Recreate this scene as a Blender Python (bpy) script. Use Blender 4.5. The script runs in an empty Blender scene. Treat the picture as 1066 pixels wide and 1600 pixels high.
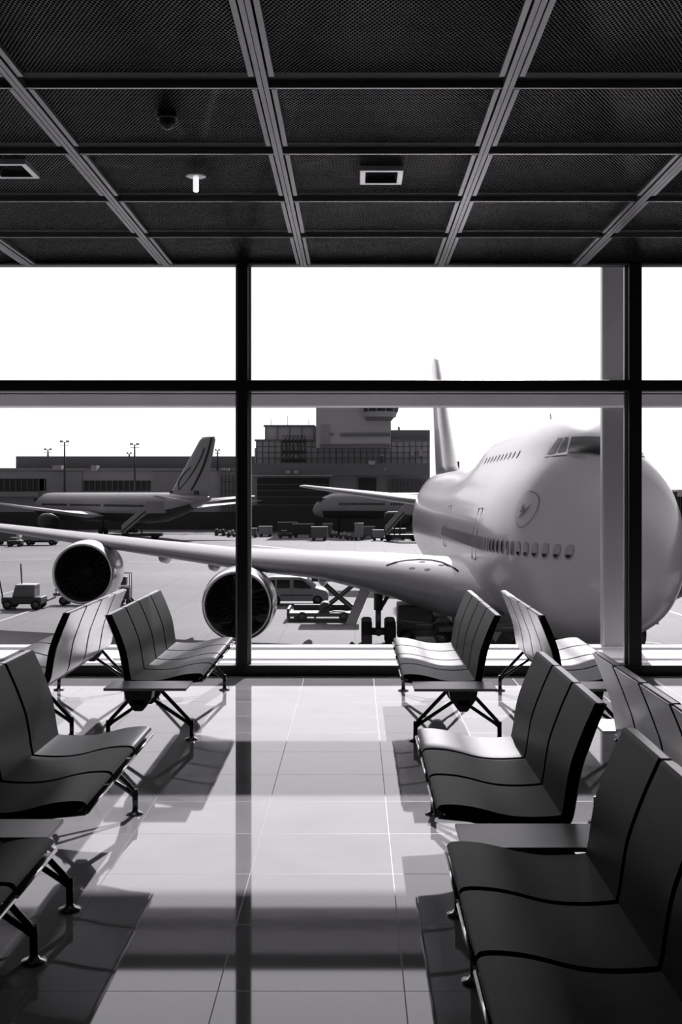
import bpy, math, random
from mathutils import Vector, Matrix
random.seed(7)
S = bpy.context.scene
COL = S.collection
pi = math.pi

# ------------------------------------------------------------------ camera
F = 1898.0            # focal length in pixels of a 1066x1600 frame
CX, CY = 555.0, 770.0 # where the level view axis meets the frame
EYE = 1.6
cd = bpy.data.cameras.new('camera'); cam = bpy.data.objects.new('camera', cd); COL.objects.link(cam)
cam.location = (0, 0, EYE); cam.rotation_euler = (pi/2, 0, 0)
cd.sensor_fit = 'VERTICAL'; cd.sensor_height = 36.0; cd.lens = F*36/1600
cd.shift_x = -(CX-533)/1600; cd.shift_y = -(800-CY)/1600
cd.clip_start = .05; cd.clip_end = 2000
S.camera = cam

def P(px, py, D):     # a point seen at pixel (px,py), D metres in front of the camera
    return Vector(((px-CX)/F*D, D, EYE-(py-CY)/F*D))

# ------------------------------------------------------------------ light
SUN_AZ, SUN_EL = math.radians(8), math.radians(31.2)
sd = Vector((math.sin(SUN_AZ)*math.cos(SUN_EL), math.cos(SUN_AZ)*math.cos(SUN_EL), math.sin(SUN_EL)))
ld = bpy.data.lights.new('sun', 'SUN'); ld.energy = 6.3; ld.angle = math.radians(.6)
sun = bpy.data.objects.new('sun', ld); COL.objects.link(sun)
sun.rotation_euler = (-sd).to_track_quat('-Z', 'Y').to_euler(); sun.location = (0, 30, 40)

w = bpy.data.worlds.new('sky'); S.world = w; w.use_nodes = True
nt = w.node_tree; nt.nodes.clear()
out = nt.nodes.new('ShaderNodeOutputWorld'); bg = nt.nodes.new('ShaderNodeBackground')
tc = nt.nodes.new('ShaderNodeTexCoord')
dot = nt.nodes.new('ShaderNodeVectorMath'); dot.operation = 'DOT_PRODUCT'
nt.links.new(tc.outputs['Generated'], dot.inputs[0]); dot.inputs[1].default_value = sd
mr = nt.nodes.new('ShaderNodeMapRange'); mr.interpolation_type = 'SMOOTHSTEP'
mr.inputs[1].default_value = .48; mr.inputs[2].default_value = 1.0
mr.inputs[3].default_value = .18; mr.inputs[4].default_value = 1.9
nt.links.new(dot.outputs['Value'], mr.inputs[0])
cb = nt.nodes.new('ShaderNodeCombineColor')
m1 = nt.nodes.new('ShaderNodeMath'); m1.operation = 'MULTIPLY'; m1.inputs[1].default_value = .995
nt.links.new(mr.outputs[0], cb.inputs[0]); nt.links.new(mr.outputs[0], m1.inputs[0])
nt.links.new(m1.outputs[0], cb.inputs[1]); nt.links.new(mr.outputs[0], cb.inputs[2])
nt.links.new(cb.outputs[0], bg.inputs[0]); bg.inputs[1].default_value = 1.0
nt.links.new(bg.outputs[0], out.inputs[0])
S.view_settings.view_transform = 'Standard'; S.view_settings.look = 'None'
S.view_settings.gamma = 1; S.view_settings.exposure = 0; S.view_settings.use_curve_mapping = False

# ------------------------------------------------------------------ materials
def grey(v): return (v, v*.985, v*1.005, 1)
def mat(name, v, rough=.5, metal=0, spec=.5, coat=0, noise=0, nscale=5, nstretch=(1,1,1), bump=0, bscale=60):
    m = bpy.data.materials.new(name); m.use_nodes = True
    n = m.node_tree; b = n.nodes['Principled BSDF']
    b.inputs['Base Color'].default_value = grey(v)
    b.inputs['Roughness'].default_value = rough; b.inputs['Metallic'].default_value = metal
    b.inputs['Specular IOR Level'].default_value = spec
    b.inputs['Coat Weight'].default_value = coat; b.inputs['Coat Roughness'].default_value = .08
    if noise or bump:
        t = n.nodes.new('ShaderNodeTexCoord')
        mp = n.nodes.new('ShaderNodeMapping'); mp.inputs['Scale'].default_value = nstretch
        n.links.new(t.outputs['Object'], mp.inputs[0])
    if noise:
        nz = n.nodes.new('ShaderNodeTexNoise'); nz.inputs['Scale'].default_value = nscale
        nz.inputs['Detail'].default_value = 5
        n.links.new(mp.outputs[0], nz.inputs[0])
        r = n.nodes.new('ShaderNodeValToRGB')
        r.color_ramp.elements[0].position = .3; r.color_ramp.elements[1].position = .7
        r.color_ramp.elements[0].color = grey(v*(1-noise)); r.color_ramp.elements[1].color = grey(min(1, v*(1+noise)))
        n.links.new(nz.outputs[0], r.inputs[0]); n.links.new(r.outputs[0], b.inputs['Base Color'])
    if bump:
        nz = n.nodes.new('ShaderNodeTexNoise'); nz.inputs['Scale'].default_value = bscale
        n.links.new(mp.outputs[0], nz.inputs[0])
        bp = n.nodes.new('ShaderNodeBump'); bp.inputs['Strength'].default_value = bump; bp.inputs['Distance'].default_value = .01
        n.links.new(nz.outputs[0], bp.inputs['Height']); n.links.new(bp.outputs[0], b.inputs['Normal'])
    return m

M = dict(
  frame=mat('window_frame_paint', .012, .35),
  frame_light=mat('glazing_strip', .45, .35, .4),
  ledge=mat('pale_ledge', .75, .7, noise=.04),
  column=mat('column_paint', .42, .3, .5, noise=.03, nscale=2),
  beam=mat('outer_beam_paint', .6, .4, noise=.05, nscale=2),
  side=mat('black_edge', .004, .6, spec=.2), leather=mat('black_leather', .006, .42, spec=.075, bump=.12, bscale=260),
  shell=mat('seat_shell_metal', .44, .24, .55, noise=.03, nscale=3),
  edge=mat('polished_edge', .75, .18, 1),
  leg=mat('dark_steel_tube', .05, .25, .7),
  foot=mat('polished_foot', .45, .16, 1),
  hub=mat('black_casting', .02, .4),
  table=mat('table_laminate', .42, .33, noise=.04, nscale=9, nstretch=(1,6,1)),
  black=mat('black_paint', .008, .45),
  channel=mat('ceiling_channel_black', .010, .6),
  runner=mat('ceiling_runner_metal', .30, .34, .7, noise=.08, nscale=4, nstretch=(4,.6,1)),
  line=mat('ceiling_edge_metal', .55, .25, .9),
  plenum=mat('plenum_black', .006, .9),
  darkwall=mat('interior_wall_dark', .035, .7),
  white=mat('white_plastic', .8, .4),
  downlight=mat('downlight_rim', .92, .3, .8),
  reflector=mat('downlight_reflector', .5, .2, .8),
  sdome=mat('detector_plastic', .03, .3),
  hull=mat('aircraft_white_paint', .58, .24, coat=.35, noise=.03, nscale=.7),
  belly=mat('aircraft_grey_paint', .36, .25, coat=.3, noise=.05, nscale=.8),
  seam=mat('panel_seam', .36, .5), seam2=mat('faint_window', .48, .4), pane_reflect=mat('window_pane_dim', .16, .3), shade=mat('window_blind', .40, .4), glow=None,
  glassdark=mat('dark_window_glass', .015, .08),
  winframe=mat('cockpit_frame_paint', .88, .3),
  logo=mat('logo_paint', .22, .4),
  bare=mat('bare_metal_lip', .62, .17, .95, noise=.06, nscale=2),
  nacelle=mat('nacelle_paint', .45, .24, .1, coat=.3, noise=.05, nscale=1),
  inlet=mat('inlet_liner', .012, .6),
  blade=mat('fan_blade', .03, .35, .7),
  spinner=mat('spinner', .02, .35),
  spiral=mat('spinner_mark', .8, .5),
  wing=mat('wing_metal', .36, .32, .2, noise=.05, nscale=.8, nstretch=(.3,1,1)),
  tyre=mat('tyre_rubber', .015, .8),
  rim=mat('wheel_rim', .14, .4, .5),
  gear=mat('gear_steel', .10, .4, .4),
  gear_white=mat('gear_door', .85, .35),
  apron=None,
  line_paint=mat('apron_line_paint', .55, .7),
  stain=mat('apron_patch', .16, .8),
  b_mid=mat('concrete_facade', .38, .8, noise=.10, nscale=.12),
  b_mid2=mat('panel_facade', .48, .7, noise=.08, nscale=.15),
  b_dark=mat('dark_roof_cladding', .21, .7, noise=.1, nscale=.12),
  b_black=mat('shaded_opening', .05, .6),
  b_win=mat('facade_glazing', .03, .15),
  b_lite=mat('pale_facade', .58, .7, noise=.06, nscale=.15),
  b_bright=mat('bright_rooftop_unit', .5, .6),
  grid=mat('facade_mullion', .2, .6),
  plane2=mat('grey_airliner_paint', .36, .35, noise=.04, nscale=.4),
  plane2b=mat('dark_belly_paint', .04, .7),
  plane2w=mat('airliner_wing_paint', .65, .3),
  stripe=mat('livery_stripe', .03, .5),
  veh=mat('vehicle_body', .34, .35, noise=.04, nscale=1),
  vehw=mat('white_vehicle_body', .55, .3),
  vehd=mat('dark_vehicle_body', .05, .5),
  vehm=mat('mid_vehicle_body', .16, .5, noise=.1, nscale=1),
  bridge=mat('bridge_cladding', .035, .55, noise=.15, nscale=1),
  bridgetop=mat('bridge_bellows', .5, .6),
)

def apron_mat():
    m = bpy.data.materials.new('apron_concrete'); m.use_nodes = True
    n = m.node_tree; b = n.nodes['Principled BSDF']; b.inputs['Roughness'].default_value = .75
    b.inputs['Specular IOR Level'].default_value = .3
    t = n.nodes.new('ShaderNodeTexCoord')
    a = n.nodes.new('ShaderNodeTexNoise'); a.inputs['Scale'].default_value = .06; a.inputs['Detail'].default_value = 8
    mp = n.nodes.new('ShaderNodeMapping'); mp.inputs['Scale'].default_value = (.35, 1, 1)
    n.links.new(t.outputs['Object'], mp.inputs[0]); n.links.new(mp.outputs[0], a.inputs[0])
    r = n.nodes.new('ShaderNodeValToRGB'); r.color_ramp.elements[0].position = .3; r.color_ramp.elements[1].position = .72
    r.color_ramp.elements[0].color = grey(.115); r.color_ramp.elements[1].color = grey(.20)
    n.links.new(a.outputs[0], r.inputs[0])
    br = n.nodes.new('ShaderNodeTexBrick'); br.inputs['Scale'].default_value = .13
    br.offset = 0; br.inputs['Mortar Size'].default_value = .008
    br.inputs['Color1'].default_value = (1,1,1,1); br.inputs['Color2'].default_value = (.93,.93,.93,1); br.inputs['Mortar'].default_value = (.7,.7,.7,1)
    n.links.new(t.outputs['Object'], br.inputs[0])
    mx = n.nodes.new('ShaderNodeMix'); mx.data_type = 'RGBA'; mx.blend_type = 'MULTIPLY'; mx.inputs[0].default_value = 1
    n.links.new(r.outputs[0], mx.inputs[6]); n.links.new(br.outputs[0], mx.inputs[7])
    n.links.new(mx.outputs[2], b.inputs['Base Color'])
    return m
M['apron'] = apron_mat()

TX0, TY0, TS = -.441, 3.9, .6   # one tile corner and the tile size
def floor_mat():
    m = bpy.data.materials.new('polished_stone_tiles'); m.use_nodes = True
    n = m.node_tree; b = n.nodes['Principled BSDF']
    t = n.nodes.new('ShaderNodeTexCoord')
    sep = n.nodes.new('ShaderNodeSeparateXYZ'); n.links.new(t.outputs['Object'], sep.inputs[0])
    def mth(op, a, c=None):
        k = n.nodes.new('ShaderNodeMath'); k.operation = op
        for i, v in enumerate((a, c)):
            if v is None: continue
            if isinstance(v, (int, float)): k.inputs[i].default_value = v
            else: n.links.new(v, k.inputs[i])
        return k.outputs[0]
    ds = []; ids = []
    for ax, o in (('X', TX0), ('Y', TY0)):
        u = mth('DIVIDE', mth('SUBTRACT', sep.outputs[ax], o-60), TS)
        f = mth('FRACT', u); ids.append(mth('FLOOR', u))
        ds.append(mth('MINIMUM', f, mth('SUBTRACT', 1, f)))
    jx = mth('LESS_THAN', ds[0], .0032); jy = mth('LESS_THAN', ds[1], .0042)
    joint = mth('MAXIMUM', jx, jy)
    cv = n.nodes.new('ShaderNodeCombineXYZ'); n.links.new(ids[0], cv.inputs[0]); n.links.new(ids[1], cv.inputs[1])
    wn = n.nodes.new('ShaderNodeTexWhiteNoise'); wn.noise_dimensions = '3D'; n.links.new(cv.outputs[0], wn.inputs[0])
    nz = n.nodes.new('ShaderNodeTexNoise'); nz.inputs['Scale'].default_value = 3; nz.inputs['Detail'].default_value = 6
    n.links.new(t.outputs['Object'], nz.inputs[0])
    nf = n.nodes.new('ShaderNodeTexNoise'); nf.inputs['Scale'].default_value = 220; nf.inputs['Detail'].default_value = 3
    n.links.new(t.outputs['Object'], nf.inputs[0])
    v = mth('ADD', mth('MULTIPLY', nz.outputs[0], .16), mth('MULTIPLY', nf.outputs[0], .10))
    v = mth('ADD', v, mth('MULTIPLY', wn.outputs[0], .05)); v = mth('ADD', v, .26)
    v = mth('MULTIPLY', v, mth('SUBTRACT', 1, mth('MULTIPLY', joint, .8)))
    cc = n.nodes.new('ShaderNodeCombineColor')
    n.links.new(v, cc.inputs[0]); n.links.new(mth('MULTIPLY', v, .985), cc.inputs[1]); n.links.new(mth('MULTIPLY', v, 1.005), cc.inputs[2])
    n.links.new(cc.outputs[0], b.inputs['Base Color'])
    n.links.new(mth('ADD', mth('MULTIPLY', joint, .5), .035), b.inputs['Roughness'])
    b.inputs['Specular IOR Level'].default_value = .6
    return m
M['floor'] = floor_mat()

def mesh_mat():
    m = bpy.data.materials.new('expanded_metal_mesh'); m.use_nodes = True
    n = m.node_tree; b = n.nodes['Principled BSDF']
    t = n.nodes.new('ShaderNodeTexCoord')
    sep = n.nodes.new('ShaderNodeSeparateXYZ'); n.links.new(t.outputs['Object'], sep.inputs[0])
    def mth(op, a, c=None):
        k = n.nodes.new('ShaderNodeMath'); k.operation = op
        for i, v in enumerate((a, c)):
            if v is None: continue
            if isinstance(v, (int, float)): k.inputs[i].default_value = v
            else: n.links.new(v, k.inputs[i])
        return k.outputs[0]
    a = mth('DIVIDE', sep.outputs['X'], .021); c = mth('DIVIDE', sep.outputs['Y'], .040)
    def tri(v):
        f = mth('FRACT', mth('ADD', v, 200)); return mth('ABSOLUTE', mth('SUBTRACT', f, .5))   # 0 .. .5
    s1 = tri(mth('ADD', a, c)); s2 = tri(mth('SUBTRACT', a, c))
    d = mth('MINIMUM', s1, s2)
    h = mth('MAXIMUM', mth('SUBTRACT', 1, mth('DIVIDE', d, .15)), 0)     # strand ridge
    st = mth('GREATER_THAN', h, .05)
    mixc = n.nodes.new('ShaderNodeMix'); mixc.data_type = 'RGBA'
    mixc.inputs[6].default_value = grey(.001); mixc.inputs[7].default_value = grey(.32)
    n.links.new(st, mixc.inputs[0]); n.links.new(mixc.outputs[2], b.inputs['Base Color'])
    n.links.new(mth('MULTIPLY', st, .9), b.inputs['Metallic'])
    n.links.new(mth('SUBTRACT', 1, mth('MULTIPLY', st, .84)), b.inputs['Roughness'])
    n.links.new(mth('MULTIPLY', st, .5), b.inputs['Specular IOR Level'])
    bp = n.nodes.new('ShaderNodeBump'); bp.inputs['Strength'].default_value = 1; bp.inputs['Distance'].default_value = .012
    sag = n.nodes.new('ShaderNodeTexNoise'); sag.inputs['Scale'].default_value = 1.7; sag.inputs['Detail'].default_value = 2
    n.links.new(t.outputs['Object'], sag.inputs[0])
    n.links.new(mth('ADD', h, mth('MULTIPLY', sag.outputs[0], 14)), bp.inputs['Height']); n.links.new(bp.outputs[0], b.inputs['Normal'])
    return m
M['mesh'] = mesh_mat()

def glass_mat():
    m = bpy.data.materials.new('window_glass'); m.use_nodes = True
    n = m.node_tree; n.nodes.clear()
    o = n.nodes.new('ShaderNodeOutputMaterial'); tr = n.nodes.new('ShaderNodeBsdfTransparent'); gl = n.nodes.new('ShaderNodeBsdfGlossy')
    tr.inputs[0].default_value = grey(.93); gl.inputs['Roughness'].default_value = .01
    fr = n.nodes.new('ShaderNodeFresnel'); fr.inputs[0].default_value = 1.45
    mx = n.nodes.new('ShaderNodeMixShader')
    n.links.new(fr.outputs[0], mx.inputs[0]); n.links.new(tr.outputs[0], mx.inputs[1]); n.links.new(gl.outputs[0], mx.inputs[2])
    n.links.new(mx.outputs[0], o.inputs[0])
    return m
M['glass'] = glass_mat()
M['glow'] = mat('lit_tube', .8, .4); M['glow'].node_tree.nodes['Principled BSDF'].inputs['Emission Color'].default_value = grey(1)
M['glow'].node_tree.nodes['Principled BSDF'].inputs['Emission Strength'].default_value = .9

# ------------------------------------------------------------------ mesh helpers
class MB:
    def __init__(s): s.v = []; s.f = []; s.sm = []
    def add(s, vs, fs, smooth=False):
        o = len(s.v); s.v += [Vector(p) for p in vs]
        for f in fs: s.f.append([i+o for i in f]); s.sm.append(smooth)
        return s
    def box(s, x0, x1, y0, y1, z0, z1):
        vs = [(x, y, z) for x in (x0, x1) for y in (y0, y1) for z in (z0, z1)]
        return s.add(vs, [(0,1,3,2), (4,6,7,5), (0,4,5,1), (2,3,7,6), (0,2,6,4), (1,5,7,3)])
    def obox(s, c, ax, ay, az):          # centre and three half-axis vectors
        c = Vector(c); ax = Vector(ax); ay = Vector(ay); az = Vector(az)
        vs = [c+a*ax+b*ay+d*az for a in (-1,1) for b in (-1,1) for d in (-1,1)]
        return s.add(vs, [(0,1,3,2), (4,6,7,5), (0,4,5,1), (2,3,7,6), (0,2,6,4), (1,5,7,3)])
    def bar(s, p0, p1, w, h, up=(0,0,1)):
        p0 = Vector(p0); p1 = Vector(p1); d = p1-p0; u = Vector(up)
        a = d.cross(u); a = a.normalized() if a.length > 1e-6 else Vector((1,0,0)); b = a.cross(d).normalized()
        return s.obox((p0+p1)/2, d/2, a*w/2, b*h/2)
    def tube(s, pts, r, n=10, caps=True):
        pts = [Vector(p) for p in pts]; rs = r if isinstance(r, (list, tuple)) else [r]*len(pts)
        rings = []; prev = None
        for i, p in enumerate(pts):
            if i == 0: t = pts[1]-p
            elif i == len(pts)-1: t = p-pts[-2]
            else: t = (pts[i+1]-p).normalized()+(p-pts[i-1]).normalized()
            t.normalize()
            if prev is None:
                u = Vector((0,0,1)) if abs(t.z) < .9 else Vector((1,0,0))
                a = t.cross(u).normalized()
            else: a = (prev-t*prev.dot(t)).normalized()
            prev = a; b = t.cross(a)
            rings.append([p+rs[i]*(math.cos(2*pi*k/n)*a+math.sin(2*pi*k/n)*b) for k in range(n)])
        return s.loft(rings, caps)
    def loft(s, rings, caps=True, smooth=True, closed=True):
        n = len(rings[0]); o = len(s.v)
        for r in rings: s.v += [Vector(p) for p in r]
        for i in range(len(rings)-1):
            for k in range(n if closed else n-1):
                k2 = (k+1) % n
                s.f.append([o+i*n+k, o+i*n+k2, o+(i+1)*n+k2, o+(i+1)*n+k]); s.sm.append(smooth)
        if caps:
            s.f.append([o+k for k in reversed(range(n))]); s.sm.append(False)
            s.f.append([o+(len(rings)-1)*n+k for k in range(n)]); s.sm.append(False)
        return s
    def lathe(s, prof, org, axis, n=32, caps=False):    # prof: (distance along axis, radius)
        org = Vector(org); t = Vector(axis).normalized()
        u = Vector((0,0,1)) if abs(t.z) < .9 else Vector((1,0,0))
        a = t.cross(u).normalized(); b = t.cross(a)
        return s.loft([[org+t*h+max(r, 1e-4)*(math.cos(2*pi*k/n)*a+math.sin(2*pi*k/n)*b) for k in range(n)] for h, r in prof], caps)
    def prism(s, poly, vec, smooth=False):              # closed 3D polygon extruded along vec
        poly = [Vector(p) for p in poly]; vec = Vector(vec); n = len(poly); o = len(s.v)
        s.v += poly+[p+vec for p in poly]
        s.f.append([o+k for k in reversed(range(n))]); s.f.append([o+n+k for k in range(n)]); s.sm += [False, False]
        for k in range(n):
            s.f.append([o+k, o+(k+1) % n, o+n+(k+1) % n, o+n+k]); s.sm.append(smooth)
        return s
    def build(s, name, m, parent=None, bevel=0, seg=2, smooth_angle=None):
        me = bpy.data.meshes.new(name); me.from_pydata([tuple(v) for v in s.v], [], s.f)
        me.polygons.foreach_set('use_smooth', s.sm); me.materials.append(m)
        import bmesh
        bm = bmesh.new(); bm.from_mesh(me); bmesh.ops.recalc_face_normals(bm, faces=bm.faces); bm.to_mesh(me); bm.free()
        o = bpy.data.objects.new(name, me); COL.objects.link(o)
        if bevel:
            b = o.modifiers.new('bevel', 'BEVEL'); b.width = bevel; b.segments = seg; b.limit_method = 'ANGLE'; b.angle_limit = math.radians(40)
        if parent is not None:
            o.parent = parent; o.matrix_parent_inverse = Matrix.Translation(-parent_loc(parent))
        return o

def parent_loc(p):     # meshes are built in place; only the Empties carry a location
    return p.location if p.type == 'EMPTY' else Vector((0,0,0))
def thing(name, label, cat, loc=(0,0,0), group=None):
    o = bpy.data.objects.new(name, None); COL.objects.link(o); o.location = loc; o.empty_display_size = .2
    o['label'] = label; o['category'] = cat
    if group: o['group'] = group
    return o
def tag(o, label, cat, group=None):
    o['label'] = label; o['category'] = cat
    if group: o['group'] = group
    return o
def struct(o): o['kind'] = 'structure'; return o
def spline(keys, x):      # monotone cubic through (x, y) keys
    n = len(keys)
    if x <= keys[0][0]: return keys[0][1]
    if x >= keys[-1][0]: return keys[-1][1]
    def sl(i): return (keys[i+1][1]-keys[i][1])/(keys[i+1][0]-keys[i][0])
    def tan_(i):
        if i == 0: return sl(0)
        if i == n-1: return sl(n-2)
        a, b = sl(i-1), sl(i)
        return 0 if a*b <= 0 else 2*a*b/(a+b)
    for i in range(n-1):
        if x <= keys[i+1][0]:
            h = keys[i+1][0]-keys[i][0]; t = (x-keys[i][0])/h
            return ((1+2*t)*(1-t)**2*keys[i][1]+t*(1-t)**2*h*tan_(i)+t*t*(3-2*t)*keys[i+1][1]+t*t*(t-1)*h*tan_(i+1))

# ------------------------------------------------------------------ room
WD = 10.7        # the window wall
CEIL = 3.6
XL, XR, YB = -8.6, 8.6, -3.5
struct(MB().box(XL, XR, YB, WD+.06, -.3, 0).build('floor', M['floor']))
ceil = struct(MB().box(XL, XR, YB, WD+.06, CEIL+.12, CEIL+.45).build('ceiling', M['plenum']))
struct(MB().box(XL-.2, XL, YB, WD+.1, -.3, CEIL+.45).build('wall_left', M['darkwall']))
struct(MB().box(XR, XR+.2, YB, WD+.1, -.3, CEIL+.45).build('wall_right', M['darkwall']))
struct(MB().box(XL-.2, XR+.2, YB-.2, YB, -.3, CEIL+.45).build('wall_back', M['darkwall']))

GX = [-.451+1.206*k for k in range(-7, 8)]
GY = [10.69-1.17*k for k in range(0, 13)]
for gy in GY[1:]:
    if gy > YB+.4:
        MB().box(XL, XR, gy-.16, gy+.0, CEIL+.035, CEIL+.11).build('cross_channel', M['channel'], ceil)
        MB().box(XL, XR, gy-.004, gy+.010, CEIL+.002, CEIL+.05).build('edge_strip', M['line'], ceil)
for gx in GX:
    if XL+.1 < gx < XR-.1:
        m = MB(); m.box(gx-.026, gx-.002, YB, WD, CEIL-.006, CEIL+.05); m.box(gx+.002, gx+.026, YB, WD, CEIL-.006, CEIL+.05)
        m.build('ceiling_runner', M['runner'], ceil)
for i in range(len(GX)-1):
    for j in range(len(GY)-1):
        x0, x1 = GX[i]+.062, GX[i+1]-.062; y1, y0 = GY[j]-.17, GY[j+1]+.012
        if x0 < XL or x1 > XR or y0 < YB: continue
        if j == 0: y1 = GY[0]-.05
        pan = MB().box(x0, x1, y0, y1, CEIL+.02, CEIL+.045).build('mesh_panel', M['mesh'], ceil)
        fr = MB()
        fr.box(x0-.026, x0, y0, y1, CEIL+.0, CEIL+.05); fr.box(x1, x1+.026, y0, y1, CEIL+.0, CEIL+.05)
        f = fr.build('panel_edge', M['runner'], ceil)

# window wall: mullions, transom, head, sill rail and panes
MX = [-.986-3.43*2, -.986-3.43, -.986, 2.455, 2.455+3.43, 2.455+3.43*2]
def mull(x, i):
    m = MB(); hw = .047 if i != 3 else .055
    m.box(x-hw, x+hw, WD-.07, WD+.10, 0, CEIL+.02)
    o = struct(m.build('trim_%d' % (i+1), M['frame'], bevel=.004))
    s_ = MB(); s_.box(x-hw-.022, x-hw-.001, WD+.02, WD+.06, .09, CEIL); s_.box(x+hw+.001, x+hw+.022, WD+.02, WD+.06, .09, CEIL)
    s_.build('glazing_strip', M['frame_light'], o)
for i, x in enumerate(MX): mull(x, i)
tz0, tz1 = 2.495, 2.588
o = struct(MB().box(XL, XR, WD-.055, WD+.09, tz0, tz1).build('trim_7', M['frame'], bevel=.004))
MB().box(XL, XR, WD+.02, WD+.05, tz0-.025, tz0-.012).build('glazing_strip', M['frame_light'], o)
struct(MB().box(XL, XR, WD-.08, WD+.10, 0, .09).build('trim_8', M['frame'], bevel=.004))
hd = struct(MB().box(XL, XR, WD-.06, WD+.05, CEIL-.005, CEIL+.2).build('trim_9', M['frame'], bevel=.003))
MB().box(XL, XR, WD-.068, WD-.06, CEIL-.005, CEIL+.012).build('edge_strip', M['line'], hd)
k = 1
for i in range(len(MX)-1):
    for (z0, z1) in ((.09, tz0), (tz1, CEIL)):
        g = MB().box(MX[i]+.05, MX[i+1]-.05, WD+.036, WD+.042, z0, z1).build('window_%d' % k, M['glass']); struct(g); k += 1

# outside the glass: maintenance ledge, horizontal beam, column
lg = struct(MB().box(-12, 12, WD+.12, 11.78, -1.2, .085).build('ledge', M['ledge'])); lg.name = 'trim_10'
MB().box(-12, 12, 10.98, 11.0, .085, .105).build('ledge_rib', M['beam'], lg)
MB().box(-12, 12, 11.74, 11.95, -.3, .108).build('ledge_edge', M['beam'], lg)
struct(MB().box(-12, 12, 11.5, 11.795, 2.425, 2.66).build('trim_11', M['beam']))
struct(MB().box(-12, 12, WD+.095, 11.5, 2.535, 2.60).build('trim_13', M['beam']))  # added shelf, unseen behind the transom, joins beam and transom shadows
colm = MB(); colm.box(2.405, 2.765, 11.80, 11.93, -6, 6.5)
cc = struct(colm.build('trim_12', M['column'], bevel=.02))

# ceiling fittings
def downlight(x, y, label, sx=.27, sy=.34):
    t = thing('recessed_downlight', label, 'light', (x, y, CEIL), 'square recessed downlights')
    a, b = sx/2, sy/2; r = .035; z0, z1 = CEIL-.012, CEIL+.03
    m = MB(); m.box(x-a, x+a, y-b, y-b+r, z0, z1); m.box(x-a, x+a, y+b-r, y+b, z0, z1)
    m.box(x-a, x-a+r, y-b+r, y+b-r, z0, z1); m.box(x+a-r, x+a, y-b+r, y+b-r, z0, z1)
    m.build('rim', M['downlight'], t, bevel=.004)
    q = MB()
    for s_ in (-1, 1):
        q.add([(x+s_*(a-r), y-b+r, z0+.004), (x+s_*(a-r), y+b-r, z0+.004), (x+s_*(a-.075), y+b-.07, CEIL+.085), (x+s_*(a-.075), y-b+.07, CEIL+.085)], [(0,1,2,3)])
    q.build('reflector', M['reflector'], t)
    d = MB(); d.box(x-a+r, x+a-r, y-b+r, y+b-r, CEIL+.09, CEIL+.1)
    for s_ in (-1, 1):
        d.add([(x-a+r, y+s_*(b-r), z0+.004), (x+a-r, y+s_*(b-r), z0+.004), (x+a-.075, y+s_*(b-.07), CEIL+.085), (x-a+.075, y+s_*(b-.07), CEIL+.085)], [(0,1,2,3)])
    d.build('lamp_recess', M['black'], t)
    MB().tube([(x, y, CEIL+.09), (x, y, CEIL+.05)], .035, 16).build('bulb', M['reflector'], t)
downlight(.165, 7.67, 'square recessed downlight in the middle ceiling bay, between the two wide bays of runners')
downlight(-2.13, 7.52, 'square recessed downlight cut by the left edge of the picture')
t = thing('smoke_detector', 'dark round domed detector hanging from the ceiling mesh at upper left', 'smoke detector', (-1.0, 6.47, CEIL))
MB().lathe([(0, 0), (0, .05), (.012, .056), (.03, .054), (.035, .0)], (-1.0, 6.47, CEIL+.02), (0,0,-1), 24).build('base', M['sdome'], t)
MB().lathe([(.03, .045), (.05, .043), (.07, .032), (.082, .018), (.086, 0)], (-1.0, 6.47, CEIL+.02), (0,0,-1), 24).build('dome', M['sdome'], t)
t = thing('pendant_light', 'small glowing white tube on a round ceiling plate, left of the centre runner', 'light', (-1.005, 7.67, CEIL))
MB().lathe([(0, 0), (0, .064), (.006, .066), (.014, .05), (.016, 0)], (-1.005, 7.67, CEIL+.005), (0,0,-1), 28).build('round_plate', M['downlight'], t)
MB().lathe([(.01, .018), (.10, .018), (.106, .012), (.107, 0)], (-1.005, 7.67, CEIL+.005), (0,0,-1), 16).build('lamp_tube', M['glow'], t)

# ------------------------------------------------------------------ benches
# seat and back profile: u from the seat front towards the back, z up
SEAT = [(0, .425), (.012, .438), (.05, .441), (.11, .436), (.17, .424), (.23, .408), (.29, .398), (.36, .395), (.43, .398), (.475, .404)]
BACK = [(.462, .40), (.472, .45), (.482, .52), (.496, .59), (.520, .66), (.548, .73), (.575, .79), (.585, .812), (.592, .82)]
SHELL = [(.004, .392), (.06, .386), (.12, .380), (.20, .362), (.28, .350), (.36, .342), (.43, .340), (.475, .352), (.50, .385), (.512, .44), (.523, .51), (.539, .585), (.562, .65), (.590, .725), (.617, .79), (.628, .815)]
def dense(pl, m_=4):               # Catmull-Rom resampling of a profile
    r = []
    for i in range(len(pl)-1):
        p0, p1, p2, p3 = pl[max(0, i-1)], pl[i], pl[i+1], pl[min(len(pl)-1, i+2)]
        for k_ in range(m_):
            t_ = k_/m_
            r.append(tuple(.5*(2*p1[a]+(p2[a]-p0[a])*t_+(2*p0[a]-5*p1[a]+4*p2[a]-p3[a])*t_*t_+(3*p1[a]-p0[a]-3*p2[a]+p3[a])*t_**3) for a in (0, 1)))
    return r+[pl[-1]]
def strip_solid(top, thick):      # polygon following a curve with a thickness below/behind it
    top = dense(top)
    n = len(top); low = []
    for i, (a, b) in enumerate(top):
        p = top[max(0, i-1)]; q = top[min(n-1, i+1)]
        dx, dz = q[0]-p[0], q[1]-p[1]; L = math.hypot(dx, dz)
        low.append((a+dz/L*thick, b-dx/L*thick))
    return list(top)+low[::-1]
UNIT = .5
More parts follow.
